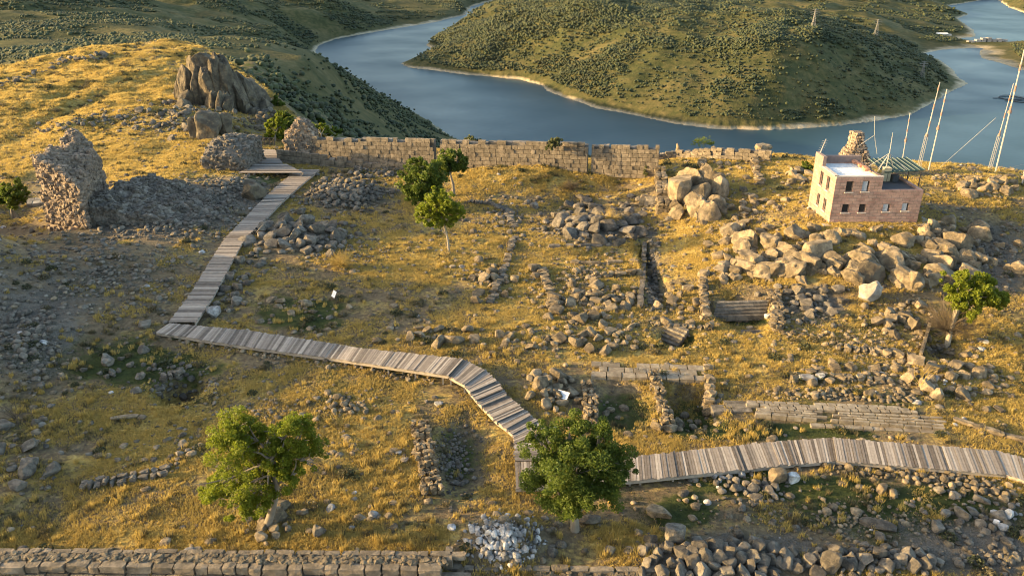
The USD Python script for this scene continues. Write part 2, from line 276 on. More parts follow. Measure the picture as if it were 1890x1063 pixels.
# ------------------------------------------------------------------ lake, far hills, haze
def sheet(X, Y, Z):
    n, m = X.shape; v = np.stack([X, Y, Z], -1).reshape(-1, 3)
    i = np.arange(n*m).reshape(n, m)
    f = np.stack([i[:-1,:-1], i[:-1,1:], i[1:,1:], i[1:,:-1]], -1).reshape(-1, 4)
    return v, f
def quad_mesh(path, v, f, mat, smooth=True, prim=None):
    m = UsdGeom.Mesh.Define(stage, path); m.CreatePointsAttr(Vt.Vec3fArray.FromNumpy(v.astype(np.float32)))
    m.CreateFaceVertexCountsAttr(Vt.IntArray.FromNumpy(np.full(len(f), f.shape[1], np.int32))); m.CreateFaceVertexIndicesAttr(Vt.IntArray.FromNumpy(f.astype(np.int32).ravel()))
    m.CreateSubdivisionSchemeAttr('none')
    if smooth:
        n = np.zeros_like(v); fn = np.cross(v[f[:,1]]-v[f[:,0]], v[f[:,2]]-v[f[:,0]])
        for k in range(f.shape[1]): np.add.at(n, f[:,k], fn)
        n /= np.maximum(np.linalg.norm(n, axis=1, keepdims=True), 1e-12)
        m.CreateNormalsAttr(Vt.Vec3fArray.FromNumpy(n.astype(np.float32))); m.SetNormalsInterpolation('vertex')
    UsdShade.MaterialBindingAPI.Apply(m.GetPrim()).Bind(UsdShade.Material.Get(stage, '/World/Looks/'+mat))
    return m
def instancer(path, protos, mats, P, scale, rotz, which, tilt=None, smooth=False):
    pi = UsdGeom.PointInstancer.Define(stage, path)
    for k, (m, mt) in enumerate(zip(protos, mats)):
        usdkit.mesh(stage, f'{path}/proto_{k:03d}', m, '/World/Looks/'+mt, smooth); pi.GetPrototypesRel().AddTarget(f'{path}/proto_{k:03d}')
    pi.CreatePositionsAttr(Vt.Vec3fArray.FromNumpy(np.asarray(P, np.float32)))
    sc = np.asarray(scale, np.float32); sc = np.repeat(sc[:,None], 3, 1) if sc.ndim == 1 else sc
    pi.CreateScalesAttr(Vt.Vec3fArray.FromNumpy(sc))
    q = np.zeros((len(P), 4)); q[:,0] = np.cos(rotz/2); q[:,3] = np.sin(rotz/2)     # w x y z
    if tilt is not None:    # rotate z onto the surface normal first-order
        n = tilt; a = np.stack([1+n[:,2], -n[:,1], n[:,0], np.zeros(len(n))], -1); a /= np.linalg.norm(a, axis=1, keepdims=True)
        w1,x1,y1,z1 = a.T; w2,x2,y2,z2 = q.T
        q = np.stack([w1*w2-x1*x2-y1*y2-z1*z2, w1*x2+x1*w2+y1*z2-z1*y2, w1*y2-x1*z2+y1*w2+z1*x2, w1*z2+x1*y2-y1*x2+z1*w2], -1)
    pi.CreateOrientationsAttr(Vt.QuathArray([Gf.Quath(float(a), float(b), float(c), float(d)) for a, b, c, d in q]))
    pi.CreateProtoIndicesAttr(Vt.IntArray.FromNumpy(np.asarray(which, np.int32)))
    return pi.GetPrim()
A = np.concatenate([np.linspace(-math.pi, -.75, 60)[:-1], np.linspace(-.75, -.62, 14)[:-1], np.linspace(-.62, .62, 520)[:-1], np.linspace(.62, .75, 14)[:-1], np.linspace(.75, math.pi, 60)])
R = np.concatenate([np.geomspace(110, 700, 90)[:-1], np.geomspace(700, 4200, 300)[:-1], np.geomspace(4200, 26000, 60)])
AA, RR = np.meshgrid(A, R)
FX, FY = RR*np.sin(AA), RR*np.cos(AA)
HF = far_h(FX, FY)
inb = (FX > gx[0]-3) & (FX < gx[-1]+3) & (FY > gy[0]-3) & (FY < gy[-1]+3)
hnb, wb = base_h(FX[inb], FY[inb]); HF[inb] = hnb*(1-wb)+HF[inb]*wb
HF -= np.clip(np.minimum(np.minimum(FX-gx[0], gx[-1]-FX), np.minimum(FY-gy[0], gy[-1]-FY))*.5, 0, 6)
v, f = sheet(FX, FY, HF)
tag(quad_mesh('/World/hills', v, f[:, ::-1] if False else f, 'hills'), kind='structure')
wv = np.array([(-30000,-30000,LAKE),(30000,-30000,LAKE),(30000,30000,LAKE),(-30000,30000,LAKE)], float)
# the lake: a sheet that follows its shores a little way under the banks
def lake_mesh():
    big = shapely.union_all([P.buffer(25) for P in LAKES]); vs, fs, n = [], [], 0
    for g in getattr(big, 'geoms', [big]):
        a, b = trimesh.creation.triangulate_polygon(g, engine='earcut'); vs.append(np.c_[a, np.full(len(a), LAKE)]); fs.append(b+n); n += len(a)
    return np.vstack(vs), np.vstack(fs)
tag(obj('lake', lake_mesh(), 'water'), kind='structure')
# ------------------------------------------------------------------ mounds, pits and soil zones
def pbump(u, v, ru, rv, h, flat=2.0, rz=0.0):
    p = hit1(u, v); m = mpx(p); s = max((CAM-p)[2]/np.linalg.norm(CAM-p), .15)
    bump(p[0], p[1], ru*m, rv*m/s, rz, h, flat)
_bl = [(635,360,62,20,1.1,4),(540,440,75,24,.9),(60,630,60,55,.8),(332,718,42,24,-2.3,6),(858,845,52,70,-.6,4),(1105,418,85,32,.7),(1204,505,15,60,-1.1,5),
          (1268,385,55,60,.9),(932,1000,58,38,1.2),(1320,1030,130,45,.5),(1600,1035,110,35,.4),(1372,580,50,30,-.9,6),(1272,748,48,42,-1.0,8),(1150,750,50,42,-.45,6),
          (1000,326,160,12,1.0,4),(1100,378,85,18,-.7,4),(1250,622,38,16,-.8,6),(1600,500,130,36,.7),(1450,480,110,30,.5),(120,440,60,12,.9),(50,500,90,25,.8),(230,470,90,25,.7),(320,370,70,20,.8),
          (430,345,45,18,.9),(1300,345,80,30,.7),(1850,345,50,15,.8),(1745,690,55,20,.6),(1000,725,35,25,.4),(60,240,60,10,-1.0),(150,190,30,25,-1.2),(250,215,70,8,1.6),(330,232,60,8,1.3),(120,235,60,7,1.3),(300,190,50,8,.9),(200,150,80,14,.8),(60,190,60,9,.9),(420,238,30,8,1.5),(130,165,22,20,-1.2),(400,225,90,14,1.5),(1740,650,34,16,-.6,4)]
for b in _bl: pbump(*b)
zb = {'r': [(100,180,260,95,.34),(220,290,220,55,.42),(985,325,150,22,.45),(800,470,120,42,.35),(690,480,70,30,.25),(280,800,130,85,.22),(690,840,85,110,.38),(1020,560,160,60,.2),(1500,640,260,60,.25),(1400,320,150,50,.3),
            (1340,450,120,60,.3),(1800,690,110,90,.3),(1180,1000,90,28,.4),(400,992,420,18,.3),(1600,425,90,16,.25),(600,700,200,30,.1),(1150,640,200,40,.15),(1560,470,160,50,.3),(1100,500,120,60,.2),(1820,350,60,20,.2)],
      'g': [(560,580,85,36,.55),(180,660,170,45,.42),(1150,765,55,42,.5),(1285,775,55,36,.6),(1450,797,210,18,.55),(1420,892,160,24,.45),(640,742,18,12,.6),(850,840,50,60,.38),(1245,945,70,32,.45),(1580,930,320,45,.3),
            (480,332,40,10,.6),(1375,592,36,10,.6),(1700,960,200,60,.28),(1255,628,45,14,.5),(660,690,200,30,.25),(1600,745,200,20,.25),(300,690,120,40,.3),(430,250,60,30,.3),(100,950,150,40,.2),(1480,560,60,40,.2),(20,390,60,20,.3)],
      'b': [(150,520,240,100,.36),(300,385,180,50,.55),(60,640,85,100,.45),(1330,1035,200,45,.5),(1825,485,95,80,.5),(640,360,80,26,.6),(540,440,90,30,.45),(1100,415,100,34,.5),(1800,1020,120,60,.4),(1500,562,70,36,.5),(1600,505,140,26,.15),
            (330,222,150,28,.25),(830,850,60,70,.15),(930,1000,80,45,.5),(430,350,80,25,.5),(1150,745,40,25,.2),(1300,380,60,40,.1),(1205,505,18,70,.5),(1600,990,350,60,.25),(1740,650,40,20,.5),(110,330,70,50,.3)]}
def zones(x, y):
    p = np.stack([x, y, ground(x, y)], -1); u, v = project(p)
    out = []
    for ch, base in (('r', .32), ('g', .09), ('b', .04)):
        a = np.full(x.shape, base)
        for (bu, bv, ru, rv, h) in zb[ch]:
            q = ((u-bu)/ru)**2+((v-bv)/rv)**2; a = a+h*np.exp(-q*q*.7)
        out.append(a)
    r, g, b = out
    rr = np.hypot(x, y); rb = np.interp(np.arctan2(x, y), brink_a, brink_r); off = np.clip((rr-rb)/25, 0, 1)
    g = g+.4*off; r = np.where(off > 0, r*(1-.3*off), r)
    return np.clip(np.stack([r, g, b], -1), 0, 1.4)
# ------------------------------------------------------------------ the near ground sheet
v, f = sheet(GX, GY, HN)
gm = quad_mesh('/World/ground', v, f, 'ground')
ZONE = zones(GX, GY)
UsdGeom.PrimvarsAPI(gm).CreatePrimvar('zone', Sdf.ValueTypeNames.Color3fArray, 'vertex').Set(Vt.Vec3fArray.FromNumpy(ZONE.reshape(-1, 3).astype(np.float32)))
tag(gm, kind='structure')
# ------------------------------------------------------------------ far shrubs (uncountable ground cover of the hills)
rg = np.random.default_rng(11)
def far_ground(x, y):
    r = np.hypot(x, y); a = np.arctan2(x, y)
    return map_coordinates(HF, [np.interp(r, R, np.arange(len(R))), np.interp(a, A, np.arange(len(A)))], order=1)
def lump(rng, sub=1, amp=.35, sq=.8):
    m = trimesh.creation.icosphere(sub); v = np.array(m.vertices)
    v = v*(1+amp*(rng.random(len(v))[:,None]-.5)*1.6); v[:,2] = v[:,2]*sq+.35
    return v, np.array(m.faces)
def far_shrubs():
    protos = []
    for k in range(7):
        ms = []
        for j in range(rg.integers(2, 6)):
            v, f = lump(rg); s = rg.uniform(.5, 1.25); ms.append((v*s+[rg.normal(0, 2.0), rg.normal(0, 2.0), 0], f))
        protos.append(cat(ms))
    N = 120000
    a = rg.uniform(-.64, .64, N); r = np.where(rg.random(N) < .5, rg.uniform(200, 2600, N), np.sqrt(rg.uniform(200**2, 3600**2, N)))
    a2 = rg.uniform(-.11, .58, 70000); r2 = np.sqrt(rg.uniform(1050**2, 2150**2, 70000)); a, r = np.r_[a, a2], np.r_[r, r2]; N = len(a)
    x, y = r*np.sin(a), r*np.cos(a); inside = (x > gx[0]) & (x < gx[-1]) & (y < gy[-1])
    z = np.where(inside, ground(x, y), far_ground(x, y)); rb = np.interp(np.arctan2(x, y), brink_a, brink_r)
    d = SHORE_T.query(np.c_[x, y])[0]
    n = meshkit.fbm(np.stack([x/110, y/110, np.zeros(N)], -1), 5, 31); n2 = meshkit.fbm(np.stack([x/420, y/420, np.zeros(N)], -1), 3, 35)
    u, v = project(np.stack([x, y, z], -1)); pen = (r > 1000) & (u > 740) & (r < 2150)
    dens = smooth01((n+.7*(n2-.5)-.42)/.13); dens = np.where(pen, .14+.86*dens, dens*np.where(r < 1100, .75, .85))
    ok = (z > LAKE+9) & (d > 16) & (rg.random(N) < dens) & (~inside | (r > rb+16)) & (u > -60) & (u < 1950)
    x, y, z, r = x[ok], y[ok], z[ok], r[ok]
    s = rg.uniform(.55, 1.5, len(x))*(.62+r/1250)
    k = len(x)
    p = instancer('/World/shrubs', protos, ['leaf_far']*4+['leaf_far2']*3, np.stack([x, y, z-.3], -1), s, rg.uniform(0, 6.28, k), rg.integers(0, 7, k), smooth=True)
    tag(p, 'dark green scrub covering the far hillsides above the lake', 'shrubs', kind='stuff')
    print('far shrubs', k)
plain('leaf_far', (.024,.035,.013), .9, var=.5, scale=.05)
plain('leaf_far2', (.046,.054,.019), .9, var=.4, scale=.05)
far_shrubs()
# belt of pines on the far ridge and other countable things far away
def far_point(u, v):
    d = rays(u, v); d = d/d[1]; y = np.arange(130, 6000, 3.0); p = CAM+d*y[:,None]
    below = p[:,2] < np.where((p[:,0] > gx[0]) & (p[:,0] < gx[-1]) & (y < gy[-1]), -1e9, far_ground(p[:,0], p[:,1]))
    return p[np.argmax(below)]
def pylon(u, v, h, label):
    p = far_point(u, v); t = thing('transmission_pylon', label, 'pylon', p); w = h*.11
    for sx in (-1, 1):
        for sy in (-1, 1): obj('leg', tube([(sx*w, sy*w, -1), (sx*w*.35, sy*w*.35, h*.62), (sx*w*.2, sy*w*.2, h)], [.28,.24,.2], 4), 'steel_pale', t)
    ms = []
    for k in range(7):
        z0, z1 = h*k/8, h*(k+1)/8; a, b = w*(1-.8*k/8), w*(1-.8*(k+1)/8)
        for s in (-1, 1): ms += [tube([(-a, s*a, z0), (b, s*b, z1)], .11, 4), tube([(s*a, -a, z0), (s*b, b, z1)], .11, 4)]
    obj('bracing', cat(ms), 'steel_pale', t)
    for z, l in ((.7, .26), (.82, .3), (.94, .2)): obj('cross_arm', tube([(-h*l, 0, h*z), (0, 0, h*z+h*.03), (h*l, 0, h*z)], [.25,.5,.25], 4), 'steel_pale', t)
plain('steel_pale', (.24,.225,.20), .6, .2); plain('roof_white', (.72,.72,.70), .5); plain('render_pale', (.5,.45,.38), .9); plain('dark_plastic', (.03,.035,.04), .5)
pylon(1616, 67, 32, 'lattice power pylon standing on the sunlit knoll of the far ridge, the larger one')
pylon(1501, 50, 27, 'lattice power pylon far left of the larger one, by the pine belt')
pylon(1701, 143, 26, 'thin faint lattice pylon in the shaded scrub above the far point of the hill')
p = far_point(1738, 66)
t = thing('shed', 'low white roofed shed on the bare slope beside the far lake arm', 'shed', p)
obj('wall', box(0, 0, 2, 26, 9, 5), 'render_pale', t); obj('roof', (np.array([(-14,-6,4.4),(14,-6,4.4),(14,0,7),(-14,0,7),(-14,6,4.4),(14,6,4.4),(-14,-6,4.2),(14,-6,4.2),(14,6,4.2),(-14,6,4.2)]), np.array([(0,1,2),(0,2,3),(3,2,5),(3,5,4),(0,3,4),(0,4,9),(0,9,6),(1,8,5),(1,5,2),(1,7,8),(0,6,7),(0,7,1),(4,5,8),(4,8,9),(6,9,8),(6,8,7)])), 'roof_white', t)
obj('annex', box(20, 1, 1.4, 10, 6, 4), 'render_pale', t)
p = at_z(1822, 84, LAKE)
t = thing('ruined_bridge', 'pale broken masonry causeway between the two lake arms', 'bridge', p)
for k in range(9):
    h = [6,9,14,17,18,14,15,9,5][k]; obj('pier', box(-52+k*13, 0, h/2-2, 9.5, 12, h+4), 'white_stone', t)
obj('deck', cat([box(-30, 0, 9, 40, 11, 3), box(22, 0, 12, 44, 11, 3)]), 'white_stone', t)
obj('abutment', (lambda m: (np.array(m.vertices)*[95, 30, 7], np.array(m.faces)))(trimesh.creation.icosphere(2)), 'pale_stone', t)
for i, (u, v, r, lb) in enumerate([(1868, 182, 19, 'round dark floating fish pen on the lake, the left ring behind the tall masts'), (1888, 187, 17, 'round dark floating fish pen on the lake, the ring at the right edge')]):
    p = at_z(u, v, LAKE); t = thing('fish_pen', lb, 'fish pen', p); th = np.linspace(0, 2*np.pi, 40)
    for k, (rr, z) in enumerate(((r, .5), (r-1.6, .5), (r-.6, 2.0))): obj('float_ring' if k < 2 else 'hand_rail', tube(np.c_[rr*np.cos(th), rr*np.sin(th), np.full(40, z)], .55 if k < 2 else .25, 6), 'dark_plastic', t)
    obj('walkway', box(-r-6, 0, .5, 12, 1.6, .6), 'dark_plastic', t)

# ------------------------------------------------------------------ masonry
_g = np.array([(x, y, z) for x in (-1, 0, 1) for y in (-1, 0, 1) for z in (-1, 0, 1) if (x, y, z) != (0, 0, 0)], float)
def _blk_faces():
    idx = {tuple(p): i for i, p in enumerate(_g.astype(int).tolist())}; f = []
    for ax in range(3):
        for s in (-1, 1):
            o = [k for k in range(3) if k != ax]
            for a in (-1, 0):
                for b in (-1, 0):
                    q = []
                    for da, db in ((0,0),(1,0),(1,1),(0,1)):
                        p = [0,0,0]; p[ax] = s; p[o[0]] = a+da; p[o[1]] = b+db; q.append(idx[tuple(p)])
                    flip = (s > 0) != (ax != 1)
                    if flip: q = q[::-1]
                    f += [(q[0], q[1], q[2]), (q[0], q[2], q[3])]
    return np.array(f)
_gf = _blk_faces()
def blk(rng, size, jit=.05, cham=.9):
    """one hewn block: 26 corners with rounded arrises and uneven faces, 48 triangles"""
    k = np.abs(_g).sum(1)
    v = _g*np.where(k == 3, cham, np.where(k == 2, .5+.5*cham, 1.0))[:,None]+rng.normal(0, jit, _g.shape)
    return v*np.asarray(size)/2, _gf
def rotz(v, a):
    c, s = math.cos(a), math.sin(a); return np.c_[v[:,0]*c-v[:,1]*s, v[:,0]*s+v[:,1]*c, v[:,2]]
def low_wall(name, label, px, width, height, slen, mat='stone', category='wall', seed=0, course=None, ragged=.4, jit=None, z0=None, rows=1, heights=None):
    """a dry wall laid course by course: every stone a part"""
    rough_ = name == 'rubble_wall'; jit = jit or (.17 if rough_ else .09)
    rng = np.random.default_rng(seed+500); P = hit([p[0] for p in px], [p[1] for p in px])
    if z0 is not None: P[:,2] = z0
    t = thing(name, label, category, P[0]); course = course or min(.45, height/2)
    n = 0
    for i in range(len(P)-1):
        a, b = P[i], P[i+1]; L = np.linalg.norm((b-a)[:2]); ang = math.atan2(b[1]-a[1], b[0]-a[0]); nc = max(1, round(height/course))
        for c in range(-1, nc):
            s = -rng.random()*slen*.5
            while s < L:
                l = slen*rng.uniform(.6, 1.4); m = (s+l/2)/L
                top = height*(1-ragged*meshkit.noise(np.array([[(s+i*37)*.9/max(slen, .3)*.4, seed*3.3, 0]]), 5)[0]*1.6)
                if ((c+.5)*course < top or c < 1) and not (rough_ and rng.random() < .07):
                    for r in range(rows):
                        w = width/rows*rng.uniform(.8, 1.1); off = (r-(rows-1)/2)*width/rows+rng.normal(0, .09 if rough_ else .04)
                        v, f = blk(rng, (l*.97*(rng.uniform(.6, 1.1) if rough_ else 1), w, course*rng.uniform(.8, 1.25 if rough_ else 1.1)), jit, .82 if rough_ else .9)
                        q = a+(b-a)*min(max(m, 0), 1)-P[0]
                        v = rotz(v, ang+rng.normal(0, .2 if rough_ else .05))+[q[0]-math.sin(ang)*off, q[1]+math.cos(ang)*off, q[2]+(c+.5)*course+(rng.normal(0, .05) if rough_ else 0)]
                        obj('stone', (v, f), mat, t); n += 1
                s += l
    if n > 300: print('WALL', label, n)
    return t
def ashlar_wall(label, base_px, top_px, thick, blen, ncourse, seed, ragged=.25, name='ashlar_wall'):
    """a wall of squared blocks: front course blocks are parts, a rubble core stands behind"""
    rng = np.random.default_rng(seed+900); B = hit([p[0] for p in base_px], [p[1] for p in base_px])
    T = at_y(np.array([p[0] for p in top_px], float), np.array([p[1] for p in top_px], float), B[:,1])
    H = T[:,2]-B[:,2]; B = B-[0, 0, .4]; H = H+.4
    t = thing(name, label, 'wall', B[0])
    for i in range(len(B)-1):
        a, b = B[i], B[i+1]; L = np.linalg.norm((b-a)[:2]); ang = math.atan2(b[1]-a[1], b[0]-a[0]); hc = (H[i]+H[i+1])/2/ncourse
        m = np.array([((b-a)*k)[:2] for k in np.linspace(0, 1, 13)])+(B[i]-B[0])[:2]; nx, ny = -math.sin(ang), math.cos(ang)
        for k in range(12):
            q = (m[k]+m[k+1])/2; hh = np.interp((k+.5)/12, [0, 1], [H[i], H[i+1]])-hc*rng.uniform(.3, 1.0); zz = (a+(b-a)*(k+.5)/12)[2]-B[0][2]
            v, f = blk(rng, (L/12*1.05, thick*.75, hh), .012, .98); v = rotz(v, ang)+[q[0]+nx*thick*.62, q[1]+ny*thick*.62, zz+hh/2]
            obj('core', (v, f), 'ashlar_core', t)
        for c in range(ncourse):
            s = -rng.random()*blen*.5*(c % 2+.2)
            while s < L-.05:
                l = min(blen*rng.uniform(.65, 1.45), L-s+.1); s0 = max(s, 0); l = l-(s0-s)
                kk = (s0+l/2)/L; Hh = np.interp(kk, [0, 1], [H[i], H[i+1]])
                gap = c >= ncourse-1 and rng.random() < ragged or (c == ncourse-2 and rng.random() < ragged*.25)
                if not gap and l > .15:
                    v, f = blk(rng, (l-.022, .55, hc-.018), .014, .96)
                    q = a+(b-a)*kk-B[0]; o = rng.normal(0, .03)+.275
                    v = rotz(v, ang)+[q[0]+nx*o, q[1]+ny*o, q[2]+(c+.5)*Hh/ncourse]
                    obj('block', (v, f), 'ashlar', t)
                s = s0+l
    return t
W = 'long terrace wall of squared tan blocks above the lake, '
ashlar_wall(W+'its left length behind the stub tower', [(572,299),(668,307)], [(572,251),(668,257)], 1.6, .95, 8, 1, .5)
ashlar_wall(W+'the length left of the tall dark slot', [(668,307),(801,312)], [(668,254),(801,257)], 1.6, .95, 8, 2, .4)
ashlar_wall(W+'the longest length behind the golden bank', [(813,312),(1082,321)], [(813,258),(1082,264)], 1.6, 1.0, 8, 3, .35)
ashlar_wall(W+'the right-hand end next to the stone pillar', [(1090,321),(1212,326)], [(1090,268),(1206,269)], 1.6, .95, 8, 4, .4)
ashlar_wall('low retaining wall in shade at the foot of the long terrace wall, right of the gate', [(512,300),(640,309),(752,315)], [(512,276),(640,292),(752,304)], .8, 1.1, 3, 5, .3, 'retaining_wall')
ashlar_wall('ruined wall on the brink right of the gap, topped with upright stones', [(1207,298),(1248,293),(1330,296),(1420,299)], [(1207,286),(1248,278),(1330,273),(1420,279)], 1.2, .9, 4, 6, .5)
low_wall('rubble_wall', 'narrow rubble wall stub leading down to the round tree on the boardwalk', [(1087,712),(1090,790)], 1.0, .8, .45, 'stone', seed=1, rows=3, course=.3)
low_wall('rubble_wall', 'rough curving wall on the right of the green sunken plot', [(1206,694),(1216,735),(1232,788)], .8, 1.0, .5, 'stone', seed=2, rows=2, course=.35)
low_wall('rubble_wall', 'broken wall with tall upright blocks left of the paved platform', [(1306,702),(1309,762)], .9, 1.3, .7, 'stone', seed=3, rows=1, course=.5)
low_wall('rubble_wall', 'tall thin wall bounding the stepped room on its left', [(1296,522),(1303,592)], .8, 1.0, .6, 'stone', seed=4, course=.4)
low_wall('rubble_wall', 'ragged sunlit wall bounding the stepped room on its right', [(1425,545),(1434,575),(1434,612)], 1.1, 1.0, .5, 'stone', seed=5, rows=2, course=.35)
low_wall('kerb_wall', 'long straight kerb of grey slabs beside the dark trench', [(1190,452),(1186,500),(1182,565)], .6, .7, 1.3, 'dark_stone', seed=6, course=.5, ragged=.05, jit=.04)
low_wall('rubble_wall', 'low retaining wall of round boulders left of the bare twigged tree', [(1545,648),(1620,652),(1690,664)], .7, .9, .8, 'boulder', seed=7, course=.5)
low_wall('rubble_wall', 'wedge shaped rubble wall standing alone in the golden grass', [(776,790),(783,835),(800,915)], 1.2, 1.0, .35, 'stone', seed=8, rows=3, course=.35, ragged=.5)
low_wall('rubble_wall', 'low rubble wall stub lying left of the leaning tree', [(152,898),(230,888),(312,872)], .9, .5, .5, 'dark_stone', seed=9, rows=2, course=.3)
if 0: low_wall('rubble_wall', 'short dark wall line running up the slope left of the leaning tree', [(322,862),(332,815),(345,790)], .7, .55, .6, 'dark_stone', seed=10, rows=1, course=.35)
low_wall('rubble_wall', 'low wall of long weathered slabs under the big grey rubble field', [(1010,458),(1090,455),(1180,456)], .6, .55, 1.5, 'dark_stone', seed=11, course=.35, ragged=.15, jit=.05)
low_wall('rubble_wall', 'second line of long slabs below the grey rubble field', [(1062,486),(1172,484)], .6, .45, 2.0, 'stone', seed=12, course=.3, ragged=.1, jit=.04)
low_wall('rubble_wall', 'third line of thin slabs left of the long grey kerb', [(1098,512),(1178,507)], .5, .55, 1.1, 'stone', seed=13, course=.3, ragged=.2)
low_wall('pillar_wall', 'stone pier wall closing the right end of the long terrace wall', [(1217,318),(1220,350),(1224,392)], 1.5, 1.9, .8, 'stone', seed=14, rows=2, course=.5, ragged=.5)
low_wall('kerb_wall', 'line of kerb stones running out to the right frame edge above the boardwalk', [(1760,778),(1830,798),(1905,820)], .5, .3, 1.1, 'stone', seed=15, course=.3, ragged=.1)
low_wall('rubble_wall', 'low wall front of the stepped room with rough posts', [(1235,604),(1312,608)], .7, .7, .6, 'stone', seed=16, course=.35)
low_wall('rubble_wall', 'wall footing in the golden grass right of the stepped room', [(1488,690),(1560,700),(1640,706)], .7, .4, .7, 'stone', seed=17, course=.35)
low_wall('rubble_wall', 'heaped wall line running up the hillside past the small tree', [(905,560),(928,505),(950,440)], .8, .5, .6, 'dark_stone', seed=18, course=.35, ragged=.5)
low_wall('rubble_wall', 'dark rubble wall line in front of the golden bank', [(858,372),(905,378),(935,388),(948,420)], .9, .5, .6, 'dark_stone', seed=19, course=.35, ragged=.5)
low_wall('rubble_wall', 'wall line of upright blocks climbing the middle of the ruin field', [(1022,570),(1012,530),(1000,500)], 1.0, .7, .7, 'stone', seed=20, course=.4, ragged=.5)
low_wall('rubble_wall', 'broken cross wall over the brink between the two golden patches', [(1293,300),(1302,318),(1318,340)], 1.0, 1.0, .6, 'stone', seed=21, course=.4, ragged=.5, rows=2)
low_wall('rubble_wall', 'short wall running back from the brink left of the rubble heap', [(1388,292),(1398,325),(1402,342)], 1.0, .9, .7, 'stone', seed=22, course=.4, ragged=.4)
low_wall('rubble_wall', 'dark stone lined edge of the pit left of the boardwalk', [(292,735),(300,700),(330,690)], .6, .5, .5, 'dark_stone', seed=23, course=.4, ragged=.2)
# thin slab retaining wall with a clean dark face
def slab_wall():
    P = hit([1714,1697], [607,664]); t = thing('slab_wall', 'straight wall of thin slabs with a dark clean face beside the bare twigged tree', 'wall', P[1]); d = (P[0]-P[1]); L = np.linalg.norm(d[:2]); a = math.atan2(d[1], d[0]); rng = np.random.default_rng(5)
    n = 6
    for k in range(n):
        v, f = blk(rng, (L/n-.03, .28, 1.5), .01, .97); q = d*(k+.5)/n; obj('slab', (rotz(v, a)+[q[0], q[1], q[2]-.1], f), 'stone', t)
slab_wall()
# the ruined mass: a height field with vertical sides
def ruin_mass(name, label, category, foot, tops, mat, face_px=None, seed=0, n=44, stones=0, stone_mat='dark_stone', rough=.5, fs=1.0):
    """foot: world corners (xy, ccw); tops: (x, y, z) control points of the broken top"""
    rng = np.random.default_rng(seed); Pg = Polygon(foot); tp = np.asarray(tops, float)
    cen = np.mean(np.asarray(foot), 0); z0 = float(ground(np.array([p[0] for p in foot]), np.array([p[1] for p in foot])).min())-1.2
    at = np.array([cen[0], cen[1], z0+1.2]); t = thing(name, label, category, at)
    rb = RBFInterpolator(tp[:,:2], tp[:,2], kernel='linear')
    a, b = np.meshgrid(np.linspace(0, 1, n), np.linspace(0, 1, n)); F = np.asarray(foot, float)
    X = ((1-a)*(1-b))[...,None]*F[0]+(a*(1-b))[...,None]*F[1]+(a*b)[...,None]*F[2]+((1-a)*b)[...,None]*F[3]
    ZT = rb(X.reshape(-1, 2)).reshape(n, n)+rough*(meshkit.fbm(np.stack([X[...,0]/1.3, X[...,1]/1.3, np.zeros((n, n))], -1), 4, seed+3)-.5)*2.6
    ZT = np.maximum(ZT, z0+.5)
    top = np.concatenate([X, ZT[...,None]], -1).reshape(-1, 3); f = []
    I = np.arange(n*n).reshape(n, n)
    f = [*np.stack([I[:-1,:-1], I[:-1,1:], I[1:,1:]], -1).reshape(-1, 3), *np.stack([I[:-1,:-1], I[1:,1:], I[1:,:-1]], -1).reshape(-1, 3)]
    ring = np.concatenate([I[0,:], I[1:,-1], I[-1,-2::-1], I[-2:0:-1,0]]); m = len(ring); vs = [top]; lev = 14; base = len(top)
    prev = ring
    for k in range(1, lev+1):
        q = top[ring].copy(); q[:,2] = q[:,2]+(z0-q[:,2])*k/lev
        dirv = q[:,:2]-cen; dirv /= np.linalg.norm(dirv, axis=1, keepdims=True)
        q[:,:2] += dirv*(.16*(meshkit.noise(q*2.3, seed+8)-.5)+.012*k)[:,None]
        vs.append(q); cur = base+(k-1)*m+np.arange(m); nx = np.roll(np.arange(m), -1)
        f += [*np.stack([prev, cur, cur[nx]], -1), *np.stack([prev, cur[nx], prev[nx]], -1)]; prev = cur
    v = np.vstack(vs)-at
    obj('wall_core', (v, np.array(f)), mat, t)
    if stones:      # rubble facing: small stones all over it, too many to count
        tm = trimesh.Trimesh(v, np.array(f), process=False); p, fi = trimesh.sample.sample_surface(tm, stones, seed=seed); ms = []
        for q in p:
            s = rng.uniform(.12, .5)*fs; vv, ff = blk(rng, (s*1.5, s*1.2, s), .14, .8); ms.append((rotz(vv, rng.uniform(0, 6.28))+q, ff))
        o = obj('rubble_facing', cat(ms), stone_mat, t); tag(o, kind='stuff')
    return t
